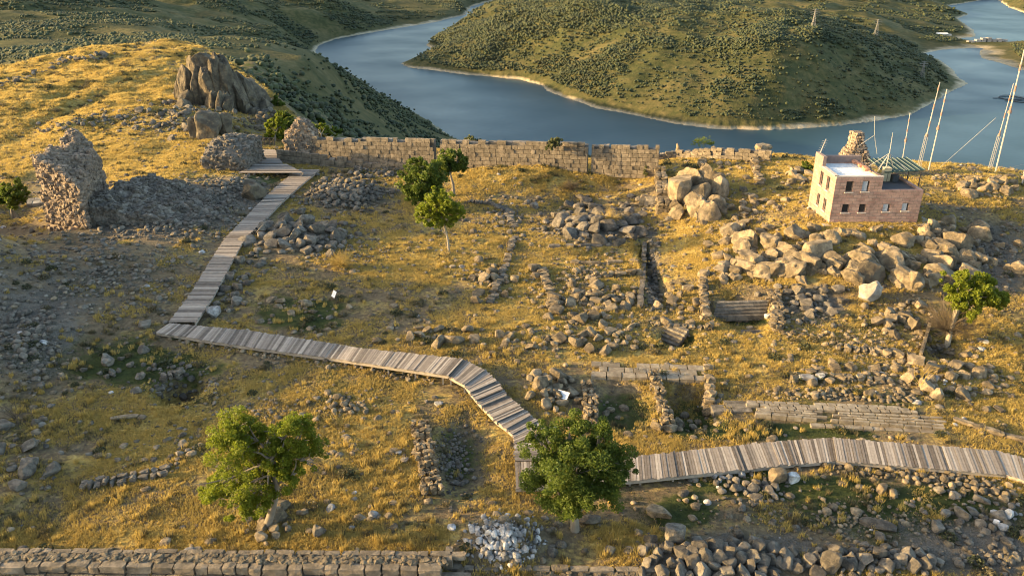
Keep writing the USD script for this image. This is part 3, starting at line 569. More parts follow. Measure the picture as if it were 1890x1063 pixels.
def tower():
    f0 = hit1(96, 424); yb = f0[1]; f1 = np.array([f0[0]+6.0, yb-3.4, 0]); f1[2] = ground(f1[:1], f1[1:2])[0]
    tl = at_y(63., 291., yb); tr = at_y(160., 348., f1[1])
    pk = at_y(143., 242., yb+9); r1 = at_y(180., 282., yb+6.5); r2 = at_y(201., 300., yb+5); r3 = at_y(232., 331., yb+3)
    x0 = f0[0]
    foot = [(x0, yb), (f1[0]+.2, f1[1]), (pk[0]+2.2, yb+8.5), (pk[0]-1.4, yb+10.5)]
    tops = [tl, (x0+.4, yb+.8, tl[2]-.1), tr, (*r1[:2], r1[2]), (*r2[:2], r2[2]-.4), (*pk[:2], pk[2]), (pk[0]-2.5, yb+10.5, pk[2]-.8), (x0-.5, yb+5, tl[2]-.3), ((tl[0]+tr[0])/2, yb+1.5, (tl[2]+tr[2])/2-.2), (pk[0]+2.2, yb+8, pk[2]-3.2), (f1[0]+.1, f1[1]+1.6, tr[2]+.4)]
    ruin_mass('ruined_tower', 'tall broken masonry tower with one sunlit face and a ragged peak, at the left', 'tower', foot, tops, 'tower_face', seed=3, n=50, stones=3000, stone_mat='tower_face', rough=.85)
    # the rubble bank behind and to the right of it
    bx = f1[0]+3
    foot = [(f1[0]-.5, f1[1]+1), (bx+9, f1[1]+1.5), (bx+12, yb+6), (f1[0]+3, yb+9)]
    g = lambda x, y: float(ground(np.array([x]), np.array([y]))[0])
    tops = [(f1[0]+.5, f1[1]+1.5, tr[2]-2.6), (f1[0]+1.5, yb+6, r2[2]-2.2), (*r3[:2], r3[2]-.8), (bx+6, yb+4, g(bx+6, yb+4)+.7), (bx+9, f1[1]+1.5, g(bx+9, yb)+.1), (bx+12, yb+6, g(bx+12, yb+6)+.1), (bx+3, f1[1]+1, g(bx+3, f1[1])+.9)]
    ruin_mass('rubble_bank', 'collapsed bank of dark mortared rubble sloping down from the tall tower', 'ruin', foot, tops, 'rubble_face', seed=5, n=44, stones=1500, stone_mat='rubble_face', rough=.7)
rock_mat('tower_face', (.20,.155,.115), (.34,.26,.185), (.26,.18,.13), 2.2, bump_s=1.0)
rock_mat('rubble_face', (.11,.094,.076), (.20,.172,.138), (.24,.20,.14), 2.0, bump_s=1.0)
tower()
def gate_ruin():
    a = hit1(376, 312); b = hit1(470, 314); ya = a[1]
    tl = at_y(376., 292., ya); tm = at_y(425., 252., ya+3); tr = at_y(462., 268., ya+2.5)
    ruin_mass('ruined_gate', 'dark rubble gate pier with a plastered side, left of the top of the boardwalk', 'ruin', [(a[0], ya), (b[0]-.6, ya+.2), (b[0]-.2, ya+7), (a[0]+1, ya+7)],
              [tl, (tm[0]-2, ya+2, tm[2]-.8), tm, tr, (b[0]-.6, ya+.3, tr[2]-1.9), (a[0]+1, ya+7, tm[2]-1)], 'rubble_face', seed=9, n=36, stones=700, stone_mat='rubble_face', rough=.35)
    a = hit1(527, 296); b = hit1(580, 300); ya = a[1]; p0 = at_y(528., 248., ya); p1 = at_y(541., 226., ya); p2 = at_y(560., 226., ya); p3 = at_y(578., 250., ya)
    ruin_mass('stub_tower', 'small stepped stub tower at the left end of the long terrace wall', 'ruin', [(p0[0]-.3, ya), (p3[0], ya), (p3[0], ya+2.6), (p0[0]-.3, ya+2.6)],
              [p0, (p0[0]+.9, ya, p0[2]+.6), p1, p2, (p2[0]+.6, ya, p2[2]-1.0), p3, (p0[0], ya+2.5, p0[2]), (p1[0], ya+2.5, p1[2]), (p2[0], ya+2.5, p2[2]), (p3[0], ya+2.5, p3[2])], 'tower_face', seed=12, n=34, stones=500, stone_mat='tower_face', rough=.25)
def stump():
    ya = 99.0; rng = np.random.default_rng(15); B = at_y(1574., 306., ya); top = at_y(1566., 243., ya); m = float(mpx(B)); o = B.copy()
    t = thing('masonry_stump', 'tall tapering stump of rubble masonry standing behind the two storey house', 'ruin', o); H = top[2]-B[2]+1.0; n = 15; ms = []
    for c in range(n):
        k = c/(n-1); z = -1+H*(c+.5)/n; wl = np.interp(k, [0, .5, .62, .8, 1], [-25, -20, -12, -10, -9])*m; wr = np.interp(k, [0, .3, .6, .75, 1], [25, 23, 15, 9, 5])*m; cx_ = (wl+wr)/2; w = wr-wl; d = 1.2+1.6*(1-k)
        v, f = blk(rng, (w*.9, d*.9, H/n*1.1), .03, .9); ms.append((v+[cx_, 0, z], f))
        ns = max(2, round(w/.42)); nd = max(2, round(d/.42))
        for i in range(ns):
            for y in (-d/2, d/2): v, f = blk(rng, (w/ns*rng.uniform(.8, 1.1), .4, H/n*rng.uniform(.75, 1.15)), .12, .82); obj('stone', (rotz(v, rng.normal(0, .2))+[cx_-w/2+w*(i+.5)/ns, y+rng.normal(0, .05), z], f), 'tower_face', t)
        for i in range(nd):
            for x in (-w/2, w/2): v, f = blk(rng, (.4, d/nd*rng.uniform(.8, 1.1), H/n*rng.uniform(.75, 1.15)), .12, .82); obj('stone', (rotz(v, rng.normal(0, .2))+[cx_+x+rng.normal(0, .05), -d/2+d*(i+.5)/nd, z], f), 'tower_face', t)
    obj('core', cat(ms), 'tower_face', t)
stump()
gate_ruin()
# ------------------------------------------------------------------ timber boardwalks
M('plank', {'g': ('geometry', {}), 'oi': ('object_info', {}), 'n': ('noise_texture', {'scale': 3.0, 'detail': 5.0, 'roughness': .7}), 'mx': ('mix_float', {'fac': .55}),
            'r': ('rgb_ramp', {'ramp': [(.2, (.10,.082,.066)), (.42, (.20,.168,.137)), (.62, (.29,.245,.20)), (.85, (.42,.365,.30))]}), 'b': ('bump', {'strength': .3, 'distance': .02}), 'p': ('principled_bsdf', {'roughness': .85, 'specular_ior_level': .2})},
  [('g.position', 'n.vector'), ('n.fac', 'mx.a'), ('oi.random', 'mx.b'), ('mx.result', 'r.fac'), ('r.color', 'p.base_color'), ('n.fac', 'b.height'), ('b.normal', 'p.normal')], surface='p.BSDF')
plain('timber', (.30,.255,.20), .85, var=.2)
def quad_prism(q, th):
    """q: 4 top corners in order; a plank of thickness th hanging below them"""
    q = np.asarray(q, float); v = np.vstack([q, q-[0, 0, th]])
    f = [(0,1,2),(0,2,3),(4,6,5),(4,7,6)]
    for i in range(4): j = (i+1) % 4; f += [(i, i+4, j+4), (i, j+4, j)]
    return v, np.array(f)
def fix(m):
    tm = trimesh.Trimesh(m[0], m[1], process=False)
    if tm.volume < 0: return m[0], m[1][:, ::-1]
    return m
def boardwalk(label, secs, seed, pw=.19):
    """secs: (left start, right start, left end, right end, z start, z end) in the photograph's pixels and metres; planks lie across"""
    rng = np.random.default_rng(seed+70); W = []
    for (l0, r0, l1, r1, z0, z1) in secs:
        k_ = np.linspace(0, 1, 6); g_ = hit(np.r_[l0[0]+(l1[0]-l0[0])*k_, r0[0]+(r1[0]-r0[0])*k_], np.r_[l0[1]+(l1[1]-l0[1])*k_, r0[1]+(r1[1]-r0[1])*k_])[:,2].reshape(2, 6)
        g0, g1 = g_[:,:3].max()+.24, g_[:,3:].max()+.24; lift = max(g0-z0, g1-z1, 0); z0, z1 = z0+lift, z1+lift
        W.append([at_z(*map(float, l0), z0), at_z(*map(float, r0), z0), at_z(*map(float, l1), z1), at_z(*map(float, r1), z1)])
    o = W[0][0].copy(); o[2] = ground(o[:1], o[1:2])[0]; t = thing('boardwalk', label, 'boardwalk', o); tot = 0
    for (A0, B0, A1, B1) in W:
        A0, B0, A1, B1 = A0-o, B0-o, A1-o, B1-o
        ms = []
        for P, Q, inn in ((A0, A1, B0-A0), (B0, B1, A0-B0)):
            i = inn/np.linalg.norm(inn); up = np.array([0, 0, .004])
            ms.append(fix(quad_prism([P-up-[0,0,.05]+i*.05, Q-up-[0,0,.05]+i*.05, Q-up-[0,0,.05]+i*.14, P-up-[0,0,.05]+i*.14], .26)))
            L = np.linalg.norm(Q-P)
            for k in np.linspace(.06, .94, max(2, int(L/1.8))):
                c = P+(Q-P)*k+i*.2; ms.append(box(c[0], c[1], c[2]-.55, .12, .12, .9))
        s = obj('deck_section', cat(ms), 'timber', t)
        L = (np.linalg.norm(A1-A0)+np.linalg.norm(B1-B0))/2; n = max(2, round(L/pw)); tot += n
        for k in range(n):
            a, b = (k+rng.uniform(.02, .12))/n, (k+rng.uniform(.9, .98))/n; e0, e1 = rng.uniform(-.06, .09, 2)*(1+(rng.random() < .1)); dz = rng.normal(0, .009)
            pa, pb = A0+(A1-A0)*a, A0+(A1-A0)*b; qa, qb = B0+(B1-B0)*a, B0+(B1-B0)*b; w = (qa-pa)/np.linalg.norm(qa-pa)
            obj('plank', fix(quad_prism(np.array([pa-w*e0, qa+w*e1, qb+w*e1, pb-w*e0])+[0, 0, dz], .045)), 'plank', s)
    print(label, tot)
    return t
zg = lambda u, v, dz=.4: float(hit1(u, v)[2])+dz
L_ = [(312,594),(348,546),(375,503),(385,486),(396,469),(407,453),(420,434),(449,405),(480,373),(513,341),(549,313)]
R_ = [(362,594),(394,546),(418,503),(426,486),(436,469),(444,453),(458,434),(489,405),(522,371),(556,341),(590,313)]
S = []
for i in range(10):
    za = zg((L_[i][0]+R_[i][0])/2, L_[i][1]); zb_ = zg((L_[i+1][0]+R_[i+1][0])/2, L_[i+1][1])
    step = .08 if 2 <= i <= 5 else .0
    S.append((L_[i], R_[i], L_[i+1], R_[i+1], za+step, (za if step else zb_)+step))
boardwalk('straight grey boardwalk climbing in flat steps from the corner up to the ruined gate', S, 1, .25)
T_ = [(312,596),(455,609),(617,634),(672,643),(855,662)]; B_ = [(287,613),(438,637),(598,659),(656,667),(827,693)]
zc = [zg(300,604,.35), zg(447,623,.4), zg(607,646,.4), zg(662,655,.6), zg(841,677,.95)]
boardwalk('weathered boardwalk running across the slope from the corner to the head of the curved steps', [(T_[i], B_[i], T_[i+1], B_[i+1], zc[i]+(.06 if i in (1, 3) else 0), zc[i+1]+(.06 if i in (1, 3) else 0)) for i in range(4)], 2)
T_ = [(856,663),(895,682),(917,702),(929,718),(936,729),(967,755),(981,765),(992,776),(1010,795)]; B_ = [(828,694),(857,710),(867,724),(879,739),(888,749),(916,778),(934,791),(945,801),(950,818)]
z1 = zc[-1]; zs = [z1-.08-.12*i for i in range(8)]
boardwalk('curving flight of wide plank steps going down toward the round tree', [(T_[i], B_[i], T_[i+1], B_[i+1], zs[i], zs[i]) for i in range(8)], 3, .16)
zt = .75
T_ = [(950,851),(1060,850),(1168,842),(1358,822),(1423,815),(1537,807),(1838,831),(1905,848),(2120,905)]; B_ = [(952,901),(1062,896),(1170,886),(1375,866),(1440,858),(1545,850),(1857,875),(1915,894),(2120,958)]
boardwalk('broad pale boardwalk from under the round tree to the right frame edge', [((950,820),(1012,800),(950,850),(1040,850),zt-.12,zt-.12)]+[(T_[i], B_[i], T_[i+1], B_[i+1], zt-.2-.03*(i % 2)+(.04 if i > 4 else 0), zt-.2-.03*(i % 2)+(.04 if i > 4 else 0)) for i in range(8)], 4)
boardwalk('timber landing with a short flight in front of the ruined gate', [((440,319),(560,319),(470,303),(530,303), zg(500,318,.25), zg(500,303,.45)), ((472,302),(522,302),(474,288),(512,288), zg(497,302,.5), zg(495,288,.5)), ((471,287),(512,287),(473,276),(508,276), zg(495,287,.55), zg(490,276,.6))], 5, .25)
def gate_fence():
    P = hit([471, 508], [275, 275]); P[:,2] += .6; t = thing('railing', 'dark timber railing with crossed bars closing the top of the landing', 'railing', P[0]); d = P[1]-P[0]; L = np.linalg.norm(d)
    for k in range(5): q = d*k/4; obj('post', box(q[0], q[1], q[2]+.6, .14, .14, 1.3), 'dark_timber', t)
    obj('rail', tube([(0,0,1.15), d+[0,0,1.15]], .07, 5), 'dark_timber', t); obj('rail', tube([(0,0,.15), d+[0,0,.15]], .07, 5), 'dark_timber', t)
    for k in range(4):
        a, b = d*k/4, d*(k+1)/4
        obj('cross_bar', tube([a+[0,0,.18], b+[0,0,1.12]], .05, 4), 'dark_timber', t); obj('cross_bar', tube([a+[0,0,1.12], b+[0,0,.18]], .05, 4), 'dark_timber', t)
plain('dark_timber', (.10,.075,.055), .8)
gate_fence()

# ------------------------------------------------------------------ pavements and stairs of squared stone
def pavement(label, quad_px, rows, blen, mat, seed, name='pavement', skip=.04, dz=.18, z=None, holes=()):
    rng = np.random.default_rng(seed+40); zq = float(np.percentile(hit(*[np.array([[quad_px[0][i]*(1-a)*(1-b)+quad_px[1][i]*a*(1-b)+quad_px[2][i]*a*b+quad_px[3][i]*(1-a)*b for a in np.linspace(0,1,12)] for b in (0,.33,.66,1)]).ravel() for i in (0,1)])[:,2], 85))+dz if z is None else z
    Q = at_z(np.array([q[0] for q in quad_px], float), np.array([q[1] for q in quad_px], float), zq)
    t = thing(name, label, 'pavement', Q[0]); n = 0
    for r in range(rows):
        a0, a1 = Q[0]+(Q[3]-Q[0])*(r/rows), Q[1]+(Q[2]-Q[1])*(r/rows); b0, b1 = Q[0]+(Q[3]-Q[0])*((r+1)/rows), Q[1]+(Q[2]-Q[1])*((r+1)/rows)
        L = np.linalg.norm(a1-a0); wd = np.linalg.norm(b0-a0); ang = math.atan2((a1-a0)[1], (a1-a0)[0]); s = -rng.random()*blen*.4
        while s < L:
            l = blen*rng.uniform(.6, 1.4); k = (s+l/2)/L; p = (a0+b0)/2+((a1+b1)/2-(a0+b0)/2)*k
            u, v = project(p)
            if rng.random() > skip and 0 < k < 1 and not any(abs(u-h[0]) < h[2] and abs(v-h[1]) < h[3] for h in holes):
                vv, ff = blk(rng, (l-.04, wd-.04, .5), .011, .96); obj('slab', (rotz(vv, ang+rng.normal(0, .02))+p-Q[0]+[0, 0, -.25+rng.normal(0, .014)], ff), mat, t); n += 1
            s += l
    if n > 300: print('PAVE', n)
pavement('long paved platform of worn squared slabs above the right boardwalk', [(1405,752),(1725,766),(1760,794),(1400,764)], 4, .85, 'paving', 1, holes=[(1527,766,13,9)])
pavement('back strip of small square paving behind the long platform', [(1385,738),(1640,748),(1705,762),(1380,752)], 3, .75, 'paving', 2, dz=.12, skip=.1)
pavement('row of squared slabs along the front of the long platform', [(1503,780),(1755,795),(1757,800),(1500,786)], 1, 1.0, 'paving', 5, dz=.05)
pavement('smooth grey slabs at the left end of the long platform', [(1322,738),(1392,740),(1394,758),(1322,760)], 3, 1.4, 'dark_stone', 3, dz=.2)
pavement('old cracked paving strip above the sunken green plots', [(1092,666),(1290,674),(1300,702),(1092,694)], 3, 1.1, 'paving', 4, dz=.14, skip=.05)
pavement('pale strip of paving in the grass behind the small olive tree', [(50,366),(88,362),(90,373),(52,377)], 2, .9, 'pale_stone', 8, dz=.1)
def stairs(label, quad_px, n, mat, z_top, z_bot, seed=0):
    """quad_px: far left, far right, near right, near left"""
    rng = np.random.default_rng(seed); F0, F1, N1, N0 = [at_z(float(q[0]), float(q[1]), z) for q, z in zip(quad_px, (z_top, z_top, z_bot, z_bot))]
    t = thing('stairs', label, 'stairs', N0)
    for k in range(n):
        a, b = k/n, (k+1)/n; z = z_top+(z_bot-z_top)*a
        q = np.array([F0+(N0-F0)*a, F1+(N1-F1)*a, F1+(N1-F1)*b, F0+(N0-F0)*b])[::-1]; q[:,2] = z
        obj('step', fix(quad_prism(q-N0, .5)), mat, t)
g1 = zg(1238, 596, .1)
stairs('small flight of stone steps sinking into the shaded hollow', [(1236,594),(1272,608),(1250,642),(1206,624)], 5, 'dark_stone', g1+.15, g1-.8)
g2 = zg(1370, 556, .15)
stairs('wide stone steps across the back of the stepped room', [(1325,556),(1420,553),(1412,585),(1315,588)], 5, 'dark_stone', g2+.5, g2-.35)
stairs('single long threshold slab at the front of the stepped room', [(1368,608),(1425,609),(1424,618),(1366,617)], 1, 'dark_stone', zg(1395,613,.2), zg(1395,613,.2))

# ------------------------------------------------------------------ big wall along the lower edge
def front_wall():
    rng = np.random.default_rng(77)
    def row(t, o, p0, p1, dep, h, top, blen, name='block', mat='ashlar', skip=0.0, jit=.045):
        d = p1-p0; L = np.linalg.norm(d[:2]); ang = math.atan2(d[1], d[0]); s = 0.0
        while s < L:
            l = blen*rng.uniform(.6, 1.5)
            if rng.random() > skip:
                hh = h*rng.uniform(.85, 1.08); v, f = blk(rng, (l-.04, dep*rng.uniform(.85, 1.1), hh), jit, .92); c = p0+d*((s+l/2)/L)
                obj(name, (rotz(v, ang+rng.normal(0, .015))+[c[0]-o[0], c[1]-o[1]+rng.normal(0, .03), top-hh/2-o[2]+rng.normal(0, .02)], f), mat, t)
            s += l
    def fill(t, o, p0, p1, wid, top, n, mat, smax=.34):
        ms = []
        for _ in range(n):
            c = p0+(p1-p0)*rng.random(); s = rng.uniform(.1, smax); v, f = blk(rng, (s*1.3, s, s*.8), .13, .8)
            ms.append((rotz(v, rng.uniform(0, 6.28))+[c[0]-o[0], c[1]-o[1]+rng.uniform(-wid, wid), top-.1+rng.uniform(-.06, .08)-o[2]], f))
        tag(obj('rubble_fill', cat(ms), mat, t), kind='stuff')
    zt = .95
    a, b = at_z(-40., 1037., zt), at_z(812., 1046., zt); c, d = at_z(-40., 1015., zt), at_z(838., 1021., zt); o = np.array([(a[0]+b[0])/2, a[1], -2.4])
    t = thing('city_wall', 'thick wall of big squared blocks with rubble fill along the lower left edge', 'wall', o)
    row(t, o, a, b, .55, .5, zt, .98, skip=.03, jit=.06)
    row(t, o, c, d, .38, .42, zt+.02, .9, skip=.08, jit=.07)
    for k in range(4): row(t, o, a-[0, .06, 0], b-[0, .06, 0], .6, .6, zt-.55-.62*k, 1.3, jit=.02)
    row(t, o, b+[.35, .5, 0], b+[.38, 1.2, 0], .5, .8, zt-.05, .7)
    fill(t, o, (a+c)/2, (b+d)/2, .26, zt, 1500, 'stone', .3); m = (a+b+c+d)/4
    obj('wall_core', box(m[0]-o[0], m[1]-o[1], -.95-o[2], b[0]-a[0]-.3, .95, 3.1, math.atan2(b[1]-a[1], b[0]-a[0])), 'ashlar_core', t)
    zt = .12
    a, b = at_z(815., 1049., zt), at_z(1262., 1052., zt); o = np.array([(a[0]+b[0])/2, a[1], -2.4])
    t = thing('city_wall', 'lower continuation of the big block wall under the white marble heap', 'wall', o)
    row(t, o, a, b, .42, .5, zt+.12, .95); row(t, o, a-[0, 1.15, 0], b-[0, 1.15, 0], .5, .5, zt+.05, 1.2)
    fill(t, o, a-[0, .6, 0], b-[0, .6, 0], .36, zt, 500, 'stone')
    obj('wall_core', box((a[0]+b[0])/2-o[0], a[1]-.6-o[1], -1.25-o[2], b[0]-a[0]-.2, 1.0, 2.5), 'ashlar_core', t)
front_wall()
# ------------------------------------------------------------------ loose stones
rs = np.random.default_rng(2024)
def boulder_shape(rng, sub, cuts=7, amp=.3, q=2.0):
    cuts = int(cuts*1.6)
    m = trimesh.creation.icosphere(sub); v = np.array(m.vertices)
    if q > 2: v = v/(np.abs(v)**q).sum(1)[:,None]**(1/q)
    v = v*(1+amp*(meshkit.noise(v*1.5+rng.uniform(0, 50, 3), int(rng.integers(99)))-.5)[:,None]*1.4)
    for _ in range(cuts):
        n = rng.normal(size=3); n /= np.linalg.norm(n); d = rng.uniform(.62, .9); e = np.maximum(v@n-d, 0); v = v-e[:,None]*n*.93
    if sub > 1: v = v*(1+.10*(meshkit.fbm(v*3.2+rng.uniform(0, 50, 3), 3, 5)-.5)[:,None]*(1.6 if sub > 2 else 1))
    v -= (v.max(0)+v.min(0))/2; return v/(v.max(0)-v.min(0)).max()*2, np.array(m.faces)
ROUND = [boulder_shape(rs, 2, 9, .5, 3.4) for _ in range(24)]; BIG = [boulder_shape(rs, 3, 10, .5, 3.6) for _ in range(16)]; HEWN = [boulder_shape(rs, 2, 4, .14, 7) for _ in range(24)]; SMALL = [boulder_shape(rs, 1, 5, .3) for _ in range(10)]; CUBE = [boulder_shape(rs, 1, 3, .1, 6) for _ in range(8)]
def euler(rng, tilt):
    a = rng.uniform(0, 2*np.pi); n = rng.normal(0, tilt, 2); cx_, sx_ = math.cos(n[0]), math.sin(n[0]); cy_, sy_ = math.cos(n[1]), math.sin(n[1]); c, s = math.cos(a), math.sin(a)
    return np.array([[1,0,0],[0,cx_,-sx_],[0,sx_,cx_]])@np.array([[cy_,0,sy_],[0,1,0],[-sy_,0,cy_]])@np.array([[c,-s,0],[s,c,0],[0,0,1]])
STONES = []     # kind, mat, label, group, category, pos, size (3), rotation, px
EXC = shapely.union_all([Polygon(p) for p in ([(1497,388),(1522,424),(1720,424),(1720,300),(1500,300)],
    [(305,600),(372,500),(415,438),(548,310),(598,310),(460,438),(428,490),(366,600)], [(283,610),(315,592),(858,658),(900,680),(1012,792),(1168,836),(1423,808),(1537,800),(1840,824),(1900,845),(1900,890),(1850,880),(1545,856),(1380,872),(1170,892),(945,905),(945,815),(830,700),(590,665)],
    [(1310,550),(1425,550),(1420,590),(1305,590)], [(1320,732),(1405,735),(1640,742),(1765,795),(1755,803),(1500,790),(1400,768),(1320,764)], [(436,322),(470,285),(515,285),(560,322)])])
def cluster(kind, mat, label, shape, n, s0, s1, flat=.7, tilt=.35, power=1.6, lift=.28, long=1.5, gap=.75):
    rng = np.random.default_rng(len(STONES)*7+n+int(shape[1] if shape[0] == 'e' else shape[1][0][0]))
    if shape[0] == 'e':
        _, u, v, ru, rv = shape; r = np.abs(rng.normal(0, .62, n*5)); r = np.where(r > 1.7, rng.random(n*5), r); a = rng.uniform(0, 2*np.pi, n*5); U, V = u+ru*r*np.cos(a), v+rv*r*np.sin(a)
    else:
        _, pl, w = shape; ls = LineString(pl); k = rng.random(n*5)*ls.length; q = np.array([ls.interpolate(t).coords[0] for t in k]); U, V = q[:,0]+rng.normal(0, w, n*5), q[:,1]+rng.normal(0, w*.7, n*5)
    P = hit(U, V); px = np.sort(s0*.8+(s1-s0*.8)*rng.random(n)**(power+.9))[::-1]; m = mpx(P); out = 0
    keepP, keepS = [], []
    bad = shapely.contains_xy(EXC, U, V)
    for i in range(n*5):
        if bad[i]: continue
        S = px[out]*m[i]
        if keepP:
            dd = np.linalg.norm(np.array(keepP)-P[i,:2], axis=1)
            if (dd < gap*.5*(S+np.array(keepS))).any(): continue
        keepP.append(P[i,:2]); keepS.append(S); out += 1
        sz = S*np.array([1, rng.uniform(1/long, 1), flat*rng.uniform(.75, 1.2)])
        p = P[i].copy(); p[2] += sz[2]*(lift-.06)
        STONES.append((kind, mat, label, label, p, sz, euler(rng, tilt), px[out-1]))
        if out >= n: break
E, Ln = 'e', 'l'
C = cluster
# natural boulders
C('boulder','boulder','tan boulder of the outcrop right of the pillar wall',(E,1268,378,52,46),22,10,34,.75,.3,1.2,.3,1.6,.62)
C('boulder','boulder','boulder on the golden slope left of the two storey house',(E,1390,375,110,72),70,7,28,.6)
C('boulder','boulder','weathered boulder of the rock ridge below the two storey house',(E,1570,482,150,44),110,6,28,.6,.3,1.7,.1,2.0,.6)
C('boulder','boulder','pale boulder tumbled down the left end of the rock ridge',(E,1380,480,85,42),90,6,30,.6,.35,1.5,.3,1.6,.62)
C('boulder','boulder','yellow boulder at the right corner below the house',(E,1725,436,36,16),14,14,30,.75,.3,1.2)
C('boulder','boulder','rock of the sunlit crest by the masts at the right',(E,1825,350,75,26),60,6,18,.55)
C('boulder','boulder','stone of the pale heap on the brink beside the house',(E,1472,328,32,14),22,9,26,.6)
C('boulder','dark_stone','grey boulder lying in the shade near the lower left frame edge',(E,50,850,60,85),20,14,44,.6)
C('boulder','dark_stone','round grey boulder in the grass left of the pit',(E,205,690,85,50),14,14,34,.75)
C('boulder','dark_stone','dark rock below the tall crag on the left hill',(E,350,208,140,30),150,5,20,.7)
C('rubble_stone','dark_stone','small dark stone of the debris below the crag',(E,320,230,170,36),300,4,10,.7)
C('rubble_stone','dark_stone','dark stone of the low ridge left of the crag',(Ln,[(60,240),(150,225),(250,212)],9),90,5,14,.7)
C('boulder','dark_stone','grey rock of the long ridge line on the far left hill',(Ln,[(0,160),(70,135),(120,112),(205,103)],4),60,6,16,.6)
C('rubble_stone','stone','small stone of the dense rubble across the middle ruin field',(E,1070,540,170,110),650,3.5,11,.7)
C('rubble_stone','stone','small stone strewn over the slope right of the stepped room',(E,1630,650,240,100),700,3.5,11,.7)
C('rubble_stone','stone','small stone among the sunlit rocks left of the house',(E,1390,400,150,100),500,3.5,10,.7)
C('rubble_stone','dark_stone','small stone on the slope between straight boardwalk and trees',(E,660,470,180,110),420,3.5,9,.7)
C('rubble_stone','stone','small stone on the shaded ground at the lower right',(E,1560,960,330,70),420,4,12,.7)
C('rubble_stone','dark_stone','small stone on the grass below the middle boardwalk',(E,480,760,300,110),320,4,11,.65)
C('boulder','dark_stone','dark stone of the broken row left of the leaning tree',(Ln,[(322,862),(335,815),(350,785)],9),20,9,26,.7)
C('boulder','crag','brown rock running down from the crag to the gate',(E,478,222,42,34),60,6,22,.8)
C('rubble_stone','dark_stone','loose stone of the broad rubble slope below the tall tower',(E,290,410,190,36),260,6,16,.7)
C('boulder','boulder','low boulder half buried in the grass above the middle boardwalk',(E,790,625,70,24),14,14,46,.5)
# cut blocks
C('stone_block','stone','squared block lying in the middle of the ruin field',(E,1095,555,110,48),120,7,28,.65)
C('stone_block','dark_stone','grey block of the big rubble field under the golden bank',(E,1105,412,95,32),150,8,32,.7,.4,1.5)
C('stone_block','stone','block scattered across the golden strip above the paving',(E,1050,632,190,26),110,7,28,.65)
C('stone_block','stone','tumbled block by the white plate left of the sunken plot',(E,1020,722,45,36),34,12,34,.75)
C('stone_block','dark_stone','block of the fallen pile right of the straight boardwalk',(E,540,438,82,28),120,8,34,.55,.45,1.3)
C('stone_block','dark_stone','block scattered right of the straight boardwalk',(Ln,[(405,570),(440,520),(470,480)],17),45,9,26,.7)
C('stone_block','stone','block lying on the green lawn behind the middle boardwalk',(E,560,570,100,36),26,9,28,.45)
C('stone_block','stone','block of the scattered rubble right of the stepped room',(E,1665,590,75,45),55,9,30,.75)
C('stone_block','stone','block scattered over the slope between paved platform and bare tree',(E,1620,690,230,55),110,8,26,.6)
C('stone_block','stone','block of the sunlit pile in front of the bare twigged tree',(E,1735,690,62,32),34,12,36,.7)
C('stone_block','stone','block scattered near the right frame edge above the boardwalk',(E,1825,720,70,70),50,8,24,.6)
C('stone_block','dark_stone','dark block of the bottom heap nearest the white marble',(E,1325,1036,105,30),150,9,33,.75,.4,1.0,.35,1.5,.66)
C('stone_block','dark_stone','dark block of the right-hand heap along the bottom edge',(E,1605,1038,105,26),110,9,31,.75,.4,1.1,.35,1.5,.66)
C('stone_block','dark_stone','grey block strewn over the shaded ground at the lower right',(E,1800,950,95,65),46,12,32,.6)
C('stone_block','dark_stone','block of the low grey heap beneath the right boardwalk',(E,1395,905,70,28),50,8,24,.7)
C('stone_block','stone','block of the ruined rooms left of the dark trench',(E,900,520,60,40),40,10,28,.8)
C('stone_block','stone','block on the ground inside the brink wall at the right',(E,1340,305,90,22),36,7,18,.8)
C('stone_block','stone','block lying beside the sunken plots under the paving',(E,1270,790,90,24),20,12,34,.6)
C('stone_block','dark_stone','grey block of the shaded rubble between stepped room and great boulder',(E,1492,562,58,38),55,9,24,.7)
C('stone_block','stone','stone propping the foot of the leaning tree',(E,500,965,40,32),16,16,36,.7)
C('stone_block','stone','stone of the rows by the dark kerb trench',(E,1240,560,55,45),44,9,26,.75)
# rubble
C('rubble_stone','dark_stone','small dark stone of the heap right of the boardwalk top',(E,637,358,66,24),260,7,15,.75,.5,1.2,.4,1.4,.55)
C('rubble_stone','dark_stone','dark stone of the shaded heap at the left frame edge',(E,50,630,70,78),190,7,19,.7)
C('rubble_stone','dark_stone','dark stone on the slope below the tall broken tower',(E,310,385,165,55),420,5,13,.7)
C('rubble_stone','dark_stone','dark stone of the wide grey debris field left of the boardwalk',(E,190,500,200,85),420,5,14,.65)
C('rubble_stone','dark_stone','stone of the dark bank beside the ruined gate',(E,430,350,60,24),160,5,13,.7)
C('rubble_stone','stone','pale small stone packed along the lower edge of the right boardwalk',(Ln,[(1535,862),(1650,872),(1770,888),(1880,918)],9),150,7,19,.75)
C('rubble_stone','stone','small stone tucked under the lower edge of the middle boardwalk',(Ln,[(330,632),(450,648),(620,672),(800,705)],6),110,5,13,.75)
C('rubble_stone','dark_stone','stone strewn beside the wedge shaped wall',(E,838,848,42,66),150,5,13,.7)
C('rubble_stone','stone','rubble lying in the grass left of the curved steps',(E,640,752,75,26),70,5,18,.7)
C('rubble_stone','dark_stone','rubble at the foot of the golden bank wall lines',(E,930,400,60,40),110,6,15,.75)
C('rubble_stone','stone','rubble of the sunlit slope below the house rocks',(E,1480,620,160,35),120,5,15,.7)
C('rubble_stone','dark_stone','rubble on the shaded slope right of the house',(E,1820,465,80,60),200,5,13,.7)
C('rubble_stone','dark_stone','rubble below the terrace wall right of the landing',(Ln,[(650,318),(700,322),(735,322)],6),60,6,15,.8)
